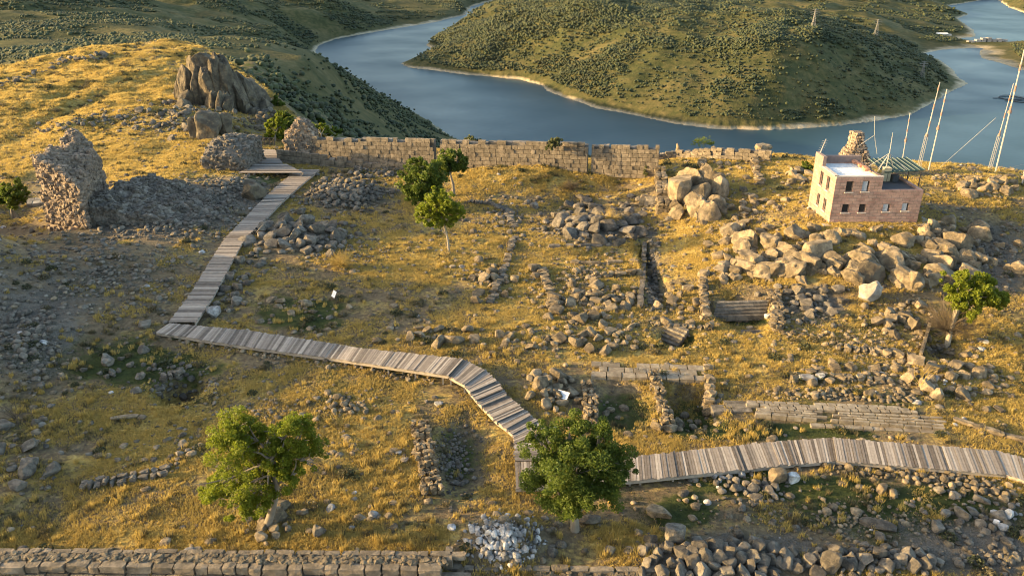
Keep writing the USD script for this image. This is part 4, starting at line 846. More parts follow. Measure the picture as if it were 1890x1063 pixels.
C('rubble_stone','stone','rubble on the brow of the hill behind the house',(E,1710,330,50,12),60,5,13,.7)
C('rubble_stone','dark_stone','rubble of the bottom right corner near the frame edge',(E,1840,1030,70,36),80,6,18,.7)
C('rubble_stone','stone','rubble between the blocks in the middle of the ruin field',(E,1090,500,120,100),220,4,11,.75)
C('rubble_stone','stone','rubble along the paved platform back edge',(Ln,[(1420,730),(1560,730),(1700,740)],8),110,5,14,.7)
C('rubble_stone','dark_stone','rubble lining the bottom of the dark trench',(E,1208,505,14,66),70,5,14,.75)
C('rubble_stone','dark_stone','stone edging the open pit left of the boardwalk',(E,328,700,58,34),70,6,15,.75)
# marble
C('marble_fragment','white_stone','white marble piece of the big white heap by the bottom edge',(E,930,998,52,34),300,5,17,.7,.5,1.4,.4,1.5,.5)
C('marble_fragment','white_stone','white fragment among the grey blocks at the lower right',(E,1850,955,45,40),12,9,26,.7)
C('marble_fragment','white_stone','white fragment in the pile in front of the bare twigged tree',(E,1735,705,50,24),10,8,20,.6)
C('marble_fragment','white_stone','white fragment by the lower edge of the right boardwalk',(E,1340,882,50,14),8,8,18,.8)
# single stones that stand out
def single(kind, mat, label, u, v, size, category, rz, shape='round', lift=.3, tilt=0.0, seed=0):
    p = hit1(u, v); S = np.asarray(size)*mpx(p); sh = {'round': BIG, 'hewn': HEWN}[shape]; vv, ff = sh[seed % len(sh)]
    q = vv*S/2; c, s = math.cos(tilt), math.sin(tilt); q = np.c_[q[:,0], q[:,1]*c-q[:,2]*s, q[:,1]*s+q[:,2]*c]; q = rotz(q, rz)
    tag(obj(kind, (q+[0, 0, S[2]*lift], ff), mat, at=p), label, category)
single('boulder','pale_stone','great pale rounded boulder in the hollow under the rock ridge',1605,552,(44,36,40),'boulder',.2,lift=.35,seed=1)
single('boulder','crag','big smooth grey rock face set in the middle of the rock ridge',1598,512,(62,52,60),'boulder',.1,lift=.1,seed=3)
single('boulder','boulder','squared standing rock with a grassy top left of the round green tree',1684,535,(22,20,44),'boulder',.4,'hewn',.4,seed=2)
single('boulder','boulder','large slanting rock slab rising behind the round green tree',1720,520,(70,40,34),'boulder',.5,lift=.2,seed=5)
single('boulder','boulder','biggest flat sided boulder at the top of the pillar outcrop',1256,372,(50,44,60),'boulder',.3,'hewn',.35,seed=4)
single('boulder','boulder','long tilted slab in the ridge, lit on its left face',1512,470,(74,38,44),'boulder',.5,'hewn',.2,.3,seed=6)
single('stone_slab','dark_stone','long flat grey slab lying in the shade between the two bottom heaps',1620,972,(66,30,14),'stone slab',-.3,'hewn',.3,seed=7)
single('stone_slab','white_stone','white hewn block beside the foot of the straight boardwalk',396,583,(26,20,20),'stone block',.4,'hewn',.4,seed=3)
single('stone_slab','white_stone','white marble slab pair in the rubble, the longer one',1490,702,(34,18,11),'stone slab',-.1,'hewn',.4,seed=8)
single('stone_slab','white_stone','white marble slab pair in the rubble, the shorter right one',1513,700,(17,15,14),'stone slab',.2,'hewn',.4,seed=9)
single('stone_slab','stone','pale square block standing alone just below the right boardwalk',1433,888,(34,24,30),'stone block',.0,'hewn',.4,seed=10)
single('stone_slab','white_stone','grey white block touching the pale square block below the boardwalk',1462,888,(26,18,20),'stone block',.3,'hewn',.4,seed=11)
single('stone_slab','stone','broad pale hewn block right of the round tree trunk near the bottom',1216,950,(50,26,18),'stone block',-.3,'hewn',.4,seed=12)
single('stone_slab','dark_stone','bench like grey slab right of the round tree trunk',1089,968,(40,16,20),'stone slab',.02,'hewn',.5,seed=13)
single('boulder','dark_stone','largest rounded boulder at the left end of the bottom dark heap',1246,998,(46,38,52),'boulder',.4,lift=.35,seed=2)
single('stone_slab','dark_stone','big square dark block in the front of the right bottom heap',1531,1050,(34,30,44),'stone block',.05,'hewn',.4,seed=14)
single('stone_slab','stone','leaning square slab at the lower end of the green plot wall',1211,795,(26,10,22),'stone slab',-.7,'hewn',.4,.5,seed=15)
single('boulder','dark_stone','huge low boulder at the corner of the boardwalk, in shade',268,603,(30,26,18),'boulder',.2,lift=.2,seed=7)
single('stone_slab','stone','long thin slab lying in the grass below the pit',230,772,(50,12,8),'stone slab',.25,'hewn',.4,seed=16)
single('stone_slab','stone','pale cut cube below the right boardwalk, the left one of a pair',1626,907,(22,18,18),'stone block',.5,'hewn',.4,seed=17)
single('stone_slab','stone','pale cut cube below the right boardwalk, the right one of a pair',1648,915,(18,16,16),'stone block',.6,'hewn',.4,seed=18)
single('boulder','dark_stone','round topped boulder in the grass right of the leaning tree',590,987,(27,25,24),'boulder',0,lift=.4,seed=9)
single('boulder','boulder','long low boulder in the grass under the ruin blocks',838,632,(42,24,20),'boulder',.1,lift=.3,seed=10)
single('boulder','crag','weathered conical rock beside the upper boardwalk on its left',470,366,(44,36,44),'boulder',.3,lift=.3,seed=11)
# upright stones on the brink wall
for i, (u, v, w, h, lb) in enumerate([(1250,290,7,26,'leaning tall post of stone at the left end of the brink wall'),(1262,288,14,22,'pale rounded upright on the brink wall next to the leaning post'),(1318,288,14,18,'pale upright stone in the middle of the brink wall'),(1354,282,16,20,'squarish pink upright standing on the brink wall'),(1406,284,32,18,'flat capped stone lying at the right end of the brink wall')]):
    single('standing_stone', 'stone', lb, u, v, (w, w*.8, h), 'standing stone', .1*i, 'hewn', .5, .1*(i % 2), 20+i)
# the 300 largest of each kind are things of their own, the rest is uncounted rubble
byk = {}
for s in STONES: byk.setdefault(s[0], []).append(s)
rest = []; used_labels = {}; pend = []
CAT = {'boulder': 'boulder', 'stone_block': 'stone block', 'rubble_stone': 'rubble stone', 'marble_fragment': 'marble fragment'}
for kind, L in byk.items():
    L.sort(key=lambda s: -s[7]); top = L[:265 if kind == 'boulder' else 290]; rest += L[len(top):]; print(kind, len(L))
    for i, (k, mat, label, group, p, sz, Rm, px) in enumerate(top):
        lib = {'boulder': BIG if px > 30 else ROUND, 'stone_block': HEWN, 'rubble_stone': SMALL if i % 3 else CUBE, 'marble_fragment': SMALL if i % 2 else CUBE}[k]
        vv, ff = lib[(i*7) % len(lib)]; q = (vv*sz/2)@Rm.T
        b = p-[0, 0, sz[2]*.5]; own = label
        if k in ('boulder', 'stone_block', 'marble_fragment'):
            pu, pv = project(p); mates = [project(t_[4]) for t_ in top if t_[2] == label]; mu_ = np.array([q_[0] for q_ in mates]); mv_ = np.array([q_[1] for q_ in mates])
            ku, kv = (mu_ < pu).mean(), (mv_ < pv).mean(); sizes = sorted([t_[7] for t_ in top if t_[2] == label], reverse=True); rk = sizes.index(px)
            place = {(0,0):'back left',(1,0):'back',(2,0):'back right',(0,1):'left side',(1,1):'middle',(2,1):'right side',(0,2):'front left',(1,2):'front',(2,2):'front right'}[(int(ku*2.999), int(kv*2.999))]
            own = label+(', largest' if rk == 0 else ', second largest' if rk == 1 else ', larger' if rk < len(sizes)*.25 else ', middling' if rk < len(sizes)*.6 else ', small')+f', {place}'
        used_labels[own] = used_labels.get(own, 0)+1
        pend.append((k, (q+[0, 0, sz[2]*.5], ff), mat, b, False, own))
for k, m, mat, b, sm, own in pend:
    tag(obj(k, m, mat, at=b, smooth=sm), own, CAT[k], own if used_labels[own] > 1 else None)
def stuff_stones(name, label, items, mats):
    pr = SMALL+CUBE; protos, pm = [], []
    for m in mats: protos += pr; pm += [m]*len(pr)
    P = np.array([s[4] for s in items]); S = np.array([s[5]/2 for s in items]); k = len(items); r = np.random.default_rng(9)
    w = np.array([mats.index(s[1])*len(pr) for s in items])+r.integers(0, len(pr), k)
    tag(instancer('/World/'+name, protos, pm, P, S, r.uniform(0, 6.28, k), w), label, kind='stuff')
stuff_stones('small_rubble', 'countless smaller stones of the heaps and walls', rest, ['stone', 'dark_stone', 'white_stone', 'boulder', 'crag'])
# pebbles everywhere
def pebbles(n):
    r = np.random.default_rng(31); y = 33+np.abs(r.random(n))**.8*115; x = r.uniform(-.70, .78, n)*(y+14); z = ground(x, y); P = np.stack([x, y, z], -1); u, v = project(P)
    Zz = zones(x, y); cl = meshkit.fbm(np.stack([x/5, y/5, 0*x], -1), 3, 41)
    ok = (u > -60) & (u < 2120) & (v < 1090) & (r.random(n) < np.clip(.10+1.2*Zz[:,2]+1.8*(cl-.5), .03, 1)) & (np.hypot(x, y) < np.interp(np.arctan2(x, y), brink_a, brink_r)+4)
    P = P[ok]; s = (.05+.30*r.random(len(P))**3.2); items = []
    grey = Zz[ok][:,2]
    for p, q, g_ in zip(P, s, grey): items.append(('', 'dark_stone' if r.random() < .25+.7*g_ else ('white_stone' if r.random() < .05 else 'stone'), '', '', p, q*2*np.array([1.2, 1, .75]), None, 0))
    stuff_stones('gravel', 'pebbles and stone chips strewn over the ground', items, ['stone', 'dark_stone', 'white_stone']); print('pebbles', len(items))
pebbles(46000)

# ------------------------------------------------------------------ crag on the left hill
def jag(rng, sub=3, cuts=15, q=3.4):
    v, f = boulder_shape(rng, sub, cuts, .55, q); v = v*(1+(.22 if sub > 3 else .16)*(meshkit.fbm(v*np.array([4, 4, 1.6])+rng.uniform(0, 40, 3), 5, 3)-.5)[:,None]); return v, f
def crag():
    b = hit1(395, 194); y0 = b[1]; t = thing('rock_crag', 'tall jagged crag of upright weathered rock crowning the left hill', 'rock outcrop', b); r = np.random.default_rng(4)
    main = [(352,192,26,118,0,-.1),(372,196,26,122,-1.0,-.08),(392,197,30,112,-1.5,-.1),(414,199,26,90,-1,-.16),(430,198,30,100,0,-.2),(400,188,46,84,4,-.1),(374,184,34,102,4,.05),(447,194,30,126,1,-.3),(338,194,20,140,1,.15),(462,200,40,132,4,-.3),(478,210,46,148,5,-.3),(494,218,40,172,5,-.25),(508,228,32,196,4,-.25)]
    for _ in range(46):
        u0 = r.uniform(325, 515); v0 = np.interp(u0, [325, 400, 515], [197, 204, 236])+r.normal(0, 5); hpx = r.uniform(10, 34)*(1.2 if 340 < u0 < 470 else .8); main.append((u0, v0, r.uniform(9, 24), v0-hpx, r.normal(0, 3), r.normal(-.1, .2)))
    for i, (u0, v0, w, top, dy, lean) in enumerate(main):
        p = at_y(float(u0), float(v0), y0+dy); q = at_y(float(u0), float(top), y0+dy); g_ = float(ground(p[:1], p[1:2])[0]); p[2] = min(p[2], g_); h = max(q[2]-p[2]+2, 1.5); wd = w*mpx(p)
        vv, ff = jag(np.random.default_rng(60+i), 4 if i < 13 else 2); vv = vv*np.array([wd*.66, wd*.8, h/2]); vv[:,2] += h/2-2
        vv[:,0] += vv[:,2]*lean*.55; obj('rock', (rotz(vv, r.normal(0, .3))+p-b, ff), 'crag', t)
    b2 = hit1(395, 252); t = thing('rock_block', 'huge squared rock with a cleft, under the crag and above the ruined gate', 'rock outcrop', b2)
    for i, (u0, v0, w, top) in enumerate([(388,250,40,205),(362,250,22,215),(418,252,26,212)]):
        p = at_y(float(u0), float(v0), b2[1]+(i == 2)*2); q = at_y(float(u0), float(top), b2[1]); h = q[2]-p[2]+1.5; wd = w*mpx(p); vv, ff = boulder_shape(np.random.default_rng(80+i), 3, 2, .16, 8)
        vv = vv*np.array([wd*.55, wd*.5, h/2]); vv[:,2] += h/2-1.5; obj('rock', (vv+p-b2, ff), 'crag', t)
crag()

def bedrock(label, spots, seed, az=-.55):
    """bare rock of the hill breaking through the soil: packed ledges with one common slant"""
    r = np.random.default_rng(seed); b = hit1(*spots[0][:2]); t = thing('rock_outcrop', label, 'rock outcrop', b); lib = [jag(np.random.default_rng(seed*50+k), 3, 12, 4.5) for k in range(10)]
    for i, (u, v, w, h) in enumerate(spots):
        p = hit1(u, v); m = mpx(p); vv, ff = lib[i % 10]; S = np.array([w*r.uniform(.85, 1.15), w*r.uniform(.5, .8), h*1.5])*m; q = vv*S/2
        ta = r.normal(.28, .12); c, s_ = math.cos(ta), math.sin(ta); q = np.c_[q[:,0]*c+q[:,2]*s_, q[:,1], -q[:,0]*s_+q[:,2]*c]
        obj('rock', (rotz(q, az+r.normal(0, .22)+(math.pi if i % 3 == 0 else 0))+p-b+[0, 0, S[2]*.16], ff), 'boulder', t)
_r = np.random.default_rng(91); sp = []
for i_ in range(120):
    u = 1335+410*_r.random()**.95; v = np.interp(u, [1335, 1450, 1600, 1745], [470, 486, 492, 486])+_r.normal(0, 25); k = _r.random()**1.6
    if i_ > 95: u, v = 1790+_r.normal(0, 40), 480+_r.normal(0, 26)
    if 420 < v < 545 and u < 1885 and not (1570 < u < 1640 and v > 520): sp.append((u, v, 22+46*k, 12+20*k))
bedrock('golden bedrock ledges breaking through the slope below the two storey house', sp, 5)
sp = []
for _ in range(34):
    u = 1272+_r.normal(0, 30); v = 385+_r.normal(0, 26); k = _r.random()**1.3
    if 335 < v < 440 and 1218 < u < 1335: sp.append((u, v, 20+36*k, 16+28*k))
bedrock('tall cracked bedrock knoll right of the pillar wall', sp, 6, -.4)
sp = [(1400+220*_r.random(), 432+_r.normal(0, 5), 16+22*_r.random(), 8+8*_r.random()) for _ in range(16)]+[(1690+70*_r.random(), 436+_r.normal(0, 8), 18+20*_r.random(), 12+12*_r.random()) for _ in range(12)]+[(1770+110*_r.random(), 346+_r.normal(0, 9), 14+20*_r.random(), 8+9*_r.random()) for _ in range(22)]
bedrock('low yellow ledges round the foot of the house and on the crest by the masts', sp, 7, -.3)
# ------------------------------------------------------------------ trees and shrubs
def leaf_cloud(P, size, rng, up=.4):
    n = len(P); d = rng.normal(size=(n, 3)); d /= np.linalg.norm(d, axis=1, keepdims=True); nn = rng.normal(size=(n, 3))+[0, 0, up]; e = np.cross(d, nn); e /= np.maximum(np.linalg.norm(e, axis=1, keepdims=True), 1e-6)
    s = size*rng.uniform(.6, 1.3, n)[:,None]; w = np.cross(d, e)
    a, b, c, f = P-d*s*.5, P+e*s*.34+w*s*.06, P+d*s*.5, P-e*s*.34+w*s*.06
    v = np.stack([a, b, c, f], 1).reshape(-1, 3); i = np.arange(n)[:,None]*4
    return v, np.concatenate([i+[0, 1, 2], i+[0, 2, 3]], 0).reshape(-1, 3)
def lobe_points(rng, c, r, n, clumps=None, flat=.85):
    k = clumps or max(14, int(26*(r/1.5)**1.3)); d = rng.normal(size=(k, 3)); d /= np.linalg.norm(d, axis=1, keepdims=True); cc = c+d*np.array([1, 1, flat])*r*np.where(rng.random(k) < .16, rng.uniform(1.0, 1.28, k), rng.uniform(.4, 1.0, k))[:,None]; cr = r*rng.uniform(.14, .40, k)
    w = rng.choice(k, n, p=cr**2/np.sum(cr**2)); q = rng.normal(size=(n, 3)); q /= np.linalg.norm(q, axis=1, keepdims=True); q *= (rng.random(n)**.4)[:,None]
    return cc[w]+q*cr[w][:,None]*np.array([1, 1, .8])
def tree(name, label, category, base, lobes, trunk, n, size, mat, bark='bark', tr=.16, seed=0, group=None, limb=True, twigs=0):
    """lobes: (u, v, radius px, metres behind the trunk); trunk: pixels of the stem upward from the base"""
    rng = np.random.default_rng(seed+300); b = hit1(*base); y0 = b[1]; m = float(mpx(b)); t = thing(name, label, category, b, group)
    cs = [(at_y(float(u), float(v), y0+dy)-b, r*m) for u, v, r, dy in lobes]; A = np.array([r**2 for _, r in cs]); A = A/A.sum()
    st = np.array([at_y(float(u), float(v), y0)-b for u, v in trunk]); st[0] -= [0, 0, .3]
    ms = [tube(st, np.linspace(tr*1.25, tr*.7, len(st)), 9)]; obj('trunk', ms[0], bark, t, smooth=True)
    if limb:
        br = []
        for c, r in cs:
            j = st[rng.integers(max(1, len(st)-3), len(st))]+rng.normal(0, tr*.3, 3); mid = (j+c)/2+rng.normal(0, .12, 3)-[0, 0, .15]
            br.append(tube([j, j*.55+c*.45+[0, 0, .25]+rng.normal(0, .2, 3), c], [tr*.42, tr*.27, tr*.1], 6)); mid = (j+c)/2
            for _ in range(4):
                e = c+rng.normal(0, r*.5, 3); br.append(tube([mid*.4+c*.6, (c+e)/2, e], [tr*.25, tr*.15, tr*.05], 5))
        obj('branches', cat(br), bark, t, smooth=True)
    P = np.vstack([lobe_points(rng, c, r, int(n*a)) for (c, r), a in zip(cs, A)])
    P = P[P[:,2] > ground(P[:,0]+b[0], P[:,1]+b[1])-b[2]+.05]
    obj('crown', leaf_cloud(P, size, rng), mat, t)
    if twigs:
        obj('twigs', twig_mesh(rng, st[-1] if len(st) > 1 else np.zeros(3), twigs), 'twig', t)
    return t
def twig_mesh(rng, c, n, r=1.6, h=1.8):
    ms = []
    for _ in range(n):
        d = rng.normal(size=3); d[2] = abs(d[2])*1.1+.15; d /= np.linalg.norm(d); L = r*rng.uniform(.5, 1.15); p = c+rng.normal(0, .08, 3)
        m1 = p+d*L*.5+rng.normal(0, .08, 3); e = p+d*L*[1, 1, h/1.8]+rng.normal(0, .12, 3); ms.append(tube([p, m1, e], [.02, .013, .006], 3))
        for _ in range(3): ms.append(tube([m1+(e-m1)*rng.random(), m1+(e-m1)*rng.random()+rng.normal(0, .28, 3)], [.009, .005], 3))
    return cat(ms)
tree('leaning_tree','leaning evergreen tree with separate leafy clouds on a bare curved trunk, lower left','tree',(488,974),
     [(420,800,42,.2),(452,788,28,.9),(442,828,46,-.3),(500,798,28,1.0),(528,800,39,.4),(556,812,39,.8),(568,850,35,.2),(545,872,30,-.4),(412,888,37,-.6),(388,905,26,0),(440,902,23,-.4),(470,905,39,-1.0),(492,918,26,-.7),(445,940,30,-1.2),(470,945,16,-1.0),(508,838,35,.6),(480,855,34,.5),(470,830,32,.7),(522,868,26,.7),(465,800,30,.4),(515,850,28,.2),(560,785,23,.5)],
     [(488,974),(500,948),(507,920),(510,895),(508,868),(500,848)],52000,.125,'leaf',tr=.2,seed=1)
tree('round_tree','dense round green tree overhanging the boardwalk at lower centre','tree',(1062,978),
     [(1062,866,66,0),(1012,820,48,.6),(1090,815,44,.9),(1120,850,48,.2),(1000,868,40,.2),(1030,910,48,-.6),(1085,905,52,-.8),(1060,930,30,-1.0),(1125,885,36,-.2),(1050,800,36,1.2),(1110,800,26,.8),(985,800,18,.8),(1148,868,22,.2)],
     [(1062,978),(1060,950),(1062,905)],62000,.135,'leaf_dark',tr=.24,seed=2)
tree('green_tree','round green tree rising out of bare twigs at the right','tree',(1747,638),
     [(1795,540,36,.3),(1768,525,26,.4),(1830,548,26,.2),(1790,565,26,-.2),(1815,520,24,.5),(1765,550,22,0),(1842,555,14,.2),(1775,508,14,.4)],
     [(1747,638),(1754,612),(1762,585),(1775,560)],20000,.19,'leaf',tr=.2,bark='pale_bark',seed=3,twigs=0)
def bare(name, label, u, v, n, r, h, seed, mat='twig', c=(0, 0, .2)):
    b = hit1(u, v); t = thing(name, label, 'shrub', b); obj('twigs', twig_mesh(np.random.default_rng(seed), np.array(c), n, r, h), mat, t); return t
bare('bare_tree','bare brown twigged bush round the pale trunk under the green tree',1742,634,300,2.9,1.7,7,c=(0,0,1.2))
tree('dark_tree','dark round tree, the largest of the three in the middle distance','tree',(782,385),
     [(778,332,32,0),(760,318,22,.4),(797,320,23,.5),(760,345,22,-.3),(800,346,22,-.2),(780,356,22,-.6),(778,308,18,.6),(765,360,16,-.5),(797,360,15,-.5)],[(782,385),(781,365),(780,345)],15000,.30,'leaf_dark',tr=.22,seed=4)
tree('dark_tree','tree with spreading crown half hidden behind the dark round tree','tree',(838,362),
     [(825,296,22,.5),(845,299,19,.3),(813,304,18,.2),(856,304,13,.2),(832,289,15,.6),(832,308,16,0)],[(838,362),(836,340),(830,320)],9000,.28,'leaf_dark',tr=.2,seed=5)
tree('thin_tree','slender thin leaved tree on a bare trunk, the nearest of the three','tree',(829,463),
     [(812,374,26,0),(790,388,22,.3),(832,384,22,-.2),(814,400,24,-.3),(778,396,14,.2),(798,362,16,.4),(828,363,16,.3),(842,398,14,0),(795,405,16,-.2)],[(829,463),(826,440),(820,418),(815,395)],9000,.26,'leaf',tr=.11,bark='pale_bark',seed=6,twigs=60)
tree('olive_tree','small dark olive tree on the lit grass at the left frame edge','tree',(25,403),[(18,362,20,0),(36,358,18,.2),(5,358,18,.3),(22,345,16,.2),(40,370,10,0),(-10,365,16,0)],[(25,403),(22,388),(20,372)],5200,.32,'leaf_dark',tr=.2,seed=7)
tree('bush','rounded yellow green bush behind the railing of the landing','bush',(508,262),[(508,240,16,1),(500,228,12,1.4),(518,232,13,1.2),(498,248,11,1),(520,250,11,1),(512,222,9,1.4)],[(508,262),(508,250)],4200,.36,'leaf',seed=8)
tree('bush','wide low bush behind the stub tower','bush',(593,258),[(585,238,14,3),(600,240,13,3),(612,246,10,3),(572,236,11,3),(592,232,9,3)],[(593,258),(593,248)],3000,.36,'leaf',seed=9)
tree('wall_shrub','pale shrub growing out of the middle of the terrace wall','shrub',(872,306),[(866,268,15,.2),(880,272,12,.2),(855,266,11,.2),(868,258,9,.3),(884,262,8,.2)],[(872,306),(872,290),(869,275)],2600,.32,'leaf_pale',tr=.07,seed=10)
tree('wall_shrub','small feathery shrub on top of the terrace wall right of the pale shrub','shrub',(1022,320),[(1020,268,9,.8),(1030,264,8,.8),(1024,260,8,.8),(1014,272,7,.8)],[(1022,300),(1022,285),(1022,272)],1600,.28,'leaf_pale',tr=.04,seed=11)
tree('wall_shrub','bright green shrub behind the uprights of the brink wall','shrub',(1298,276),[(1290,262,9,2),(1302,261,10,2),(1314,264,7,2),(1280,264,6,2)],[(1298,276),(1298,266)],1600,.3,'leaf',tr=.05,seed=12)
tree('wall_shrub','single dark bush on the brink just left of the house','shrub',(1490,318),[(1490,306,8,0),(1486,304,6,.2),(1494,309,6,0)],[(1490,318),(1490,310)],1200,.3,'leaf_dark',tr=.06,seed=13)
tree('wall_shrub','yellowish bush at the foot of the terrace wall by its right end','shrub',(1192,325),[(1192,308,8,-.5),(1190,318,8,-.6),(1195,300,6,-.4)],[(1192,325),(1192,312)],1400,.26,'leaf_pale',tr=.04,seed=14)
bare('dry_bush','dry straw coloured bush in the grey rubble field',1125,412,130,1.9,1.5,21,'straw')
bare('dry_bush','dry bush on the golden patch right of the straight boardwalk',630,495,150,2.0,1.5,22,'straw')
bare('dry_bush','dry bush in front of the golden bank near its right end',1055,352,110,1.8,1.3,23,'twig')
bare('dry_bush','thin dead branch standing at the left frame edge',30,778,14,1.6,1.9,24,'twig')
bare('dry_bush','pale dead stem leaning out of the pile left of the bare tree',1697,715,8,1.7,2.4,25,'straw')
for i, (u, v, r) in enumerate([(520,215,14),(512,190,10),(560,232,10),(535,228,12),(440,175,8),(355,120,7),(620,240,9),(590,222,8)]):
    lb = ['dark bush on the steep rocks right of the crag, the lowest','dark bush clinging to the right flank of the crag','dark low bush on the slope above the stub tower','dark bush just above the rounded yellow green bush','small bush in the cleft at the crag foot','green bush growing in the top left of the crag','dark bush on the slope right above the wide low bush','dark bush high on the slope above the stub tower'][i]
    tree('dark_bush', lb, 'bush', (u, v+r*.7), [(u,v,r,0),(u+r*.7,v+2,r*.6,0),(u-r*.6,v+3,r*.6,0)], [(u,v+r*.7),(u,v)], 1100, .5, 'leaf_dark', tr=.08, seed=40+i)

# ------------------------------------------------------------------ two storey house
def house():
    import manifold3d as m3
    p0 = hit1(1530, 412); zb = p0[2]-.1; y0 = p0[1]; x0 = p0[0]
    x1 = at_y(1692., 412., y0)[0]; xm = at_y(1631., 330., y0)[0]; zr = at_y(1547., 327., y0)[2]; zl = at_y(1660., 351., y0)[2]
    Lw = x1-x0; back = at_z(1504., 386., zb); D = min(max(back[1]-y0, 6.5), 9.5); w = xm-x0; Hh = zr-zb; Hl = zl-zb; th = .35
    o = np.array([x0, y0, zb]); t = thing('house', 'two storey house of pinkish block masonry with a white roof on the right hill', 'house', o)
    def B(x, y, z, X, Y, Z): return m3.Manifold.cube((X-x, Y-y, Z-z)).translate((x, y, z))
    def loc(u, v): q = at_y(float(u), float(v), y0)-o; return q[0], q[2]
    body = B(0, 0, 0, w, D, Hh)+B(w-.01, 0, 0, Lw, D, Hl)
    hollow = B(th, th, .15, w-th, D-th, Hh+1)+B(w-th-.02, th, .15, Lw-th, D-th, Hl+1)
    body = body-hollow
    wins = []
    for u, v, wp, hp, sh in [(1568,345,13,19,0),(1598,344,13,19,1),(1560.5,385,13,15,0),(1591.5,384.5,12.5,15,0),(1636,383.5,13,14,1),(1671,382,12.5,14,1)]:
        x, z = loc(u, v); s = y0/ y0*float(mpx(o+[x, 0, z])); ww, hh = wp*s/2, hp*s/2/.93; body = body-B(x-ww, -1, z-hh, x+ww, 1, z+hh); wins.append(('f', x, z, ww, hh, sh))
    for fy, z, ww, hh in [(.30, Hh*.76, .42, .75), (.60, Hh*.76, .42, .75), (.30, Hh*.30, .4, .65), (.60, Hh*.30, .4, .65)]:
        yy = D*fy; body = body-B(-1, yy-ww, z-hh, 1, yy+ww, z+hh); wins.append(('s', yy, z, ww, hh, 0))
    obj('wall', body, 'house_wall', t)
    obj('floor', cat([box(w/2, D/2, Hh*.5, w-.75, D-.75, .2), box((w+Lw)/2, D/2, Hl-.35, Lw-w-.5, D-.75, .25)]), 'terrace_floor', t)
    obj('plinth', cat([box(Lw/2+.8, -.35, -.15, Lw+3.2, .7, .45), box(Lw+1.0, D/2-.5, -.12, 1.7, D, .3)]), 'plaster_pale', t)
    for k, (side, a, z, ww, hh, sh) in enumerate(wins):
        ms = []; fr = .07
        for dx, dz, sx, sz in ((0, hh-fr/2, ww*2, fr), (0, -hh+fr/2, ww*2, fr), (ww-fr/2, 0, fr, hh*2-2*fr), (-ww+fr/2, 0, fr, hh*2-2*fr)):
            ms.append(box(a+dx, .2, z+dz, sx, .1, sz) if side == 'f' else box(.2, a+dx, z+dz, .1, sx, sz))
        f_ = obj('window', cat(ms), 'window_frame', t)
        obj('pane', box(a, .24, z, ww*2-.12, .03, hh*2-.12) if side == 'f' else box(.24, a, z, .03, ww*2-.12, hh*2-.12), 'pane_dark', f_)
        if sh: obj('shutter', box(a-ww*.22, .12, z-.02, ww*1.45, .04, hh*1.8), 'shutter', f_)
        obj('sill', box(a, -.03, z-hh-.05, ww*2+.2, .2, .09) if side == 'f' else box(-.03, a, z-hh-.05, .2, ww*2+.2, .09), 'plaster_pale', f_)
    # white sheet roof with standing seams inside the parapet
    rf = obj('roof', box(w/2, D/2, Hh-.22, w-2*th-.02, D-2*th-.02, .12), 'roof_white', t)
    for k in range(7): obj('seam', box(w/2, th+.5+k*(D-2*th-1)/6, Hh-.13, w-2*th-.1, .07, .08), 'roof_white', rf)
    obj('parapet', cat([box(w/2, D-th/2, Hh+.35, w+.02, th+.02, .7), box(-.004+th/2, D*.82, Hh+.55, th+.03, D*.36, 1.1)]), 'house_wall_dark', t)
    obj('coping', cat([box(w/2, th/2, Hh+.03, w+.06, th+.05, .06), box(th/2, D*.33, Hh+.03, th+.06, D*.62, .06)]), 'plaster_pale', t)
    # chimney pier and green sheet canopy over the terrace
    obj('pier', box(w+2.1, D*.62, Hl+.6, .8, .6, 1.5), 'plaster_yellow', t)
    cz = Hh+.45; cx0, cx1, cy0, cy1 = w-1.0, Lw+.6, D*.55, D+2.6
    k0, k1, k2, k3 = [at_y(float(a_), float(b_), y0+c_)-o for a_, b_, c_ in ((1634,318,cy0), (1707,314,cy0), (1673,291,cy1), (1603,293,cy1))]; cx0, cx1, cz = k0[0], k1[0], k0[2]+.3
    can = obj('canopy', fix(quad_prism([k0, k1, k2, k3], .08)), 'canopy_green', t)
    for k in range(9):
        a = k/8; p = k0+(k1-k0)*a+[0, 0, .04]; q = k3+(k2-k3)*a+[0, 0, .04]; obj('rib', tube([p, q], .035, 5), 'canopy_rib', can)
    for x, y in ((cx0+.4, cy0+.2), (cx1-.3, cy0+.1), (cx1-.7, cy1-.3), ((cx0+cx1)/2+.5, cy0+.15), (cx1-.3, (cy0+cy1)/2)): obj('post', tube([(x, y, Hl-2.5), (x, y, cz-.35)], .06, 6), 'dark_timber', t)
    obj('tank', cat([box(w+.6, D*.5, Hl+.35, .7, .7, .9), box(w+2.9, D*.55, Hl+.3, .6, .6, .7)]), 'dark_plastic', t)
    for i in range(8):     # stacked blocks patching the parapet by the canopy
        v, f = blk(np.random.default_rng(i), (.55, .4, .3), .06, .85); obj('block', (v+[w-.9+.1*(i % 3), D*.35+.5*i, Hh+.18], f), 'tile_red', t)
    b = at_y(1524., 297., y0+D-.5)
    print('house', Lw, w, D, Hh, Hl, zb)
    # masts on the house stand on it
    q = np.array([x0+.2, y0+D*.9, zb+Hh+1.1]); top = at_y(1525., 257., q[1]); a = thing('antenna', 'short stick antenna with small cross pieces on the back left corner of the house', 'antenna', q)
    obj('pole', tube([(0,0,0), top-q], [.06,.04], 6), 'mast_white', a)
    for k in range(5): z = (top-q)*(.2+.17*k); obj('element', tube([z-[.28,0,0], z+[.28,0,0]], .035, 5), 'mast_white', a)
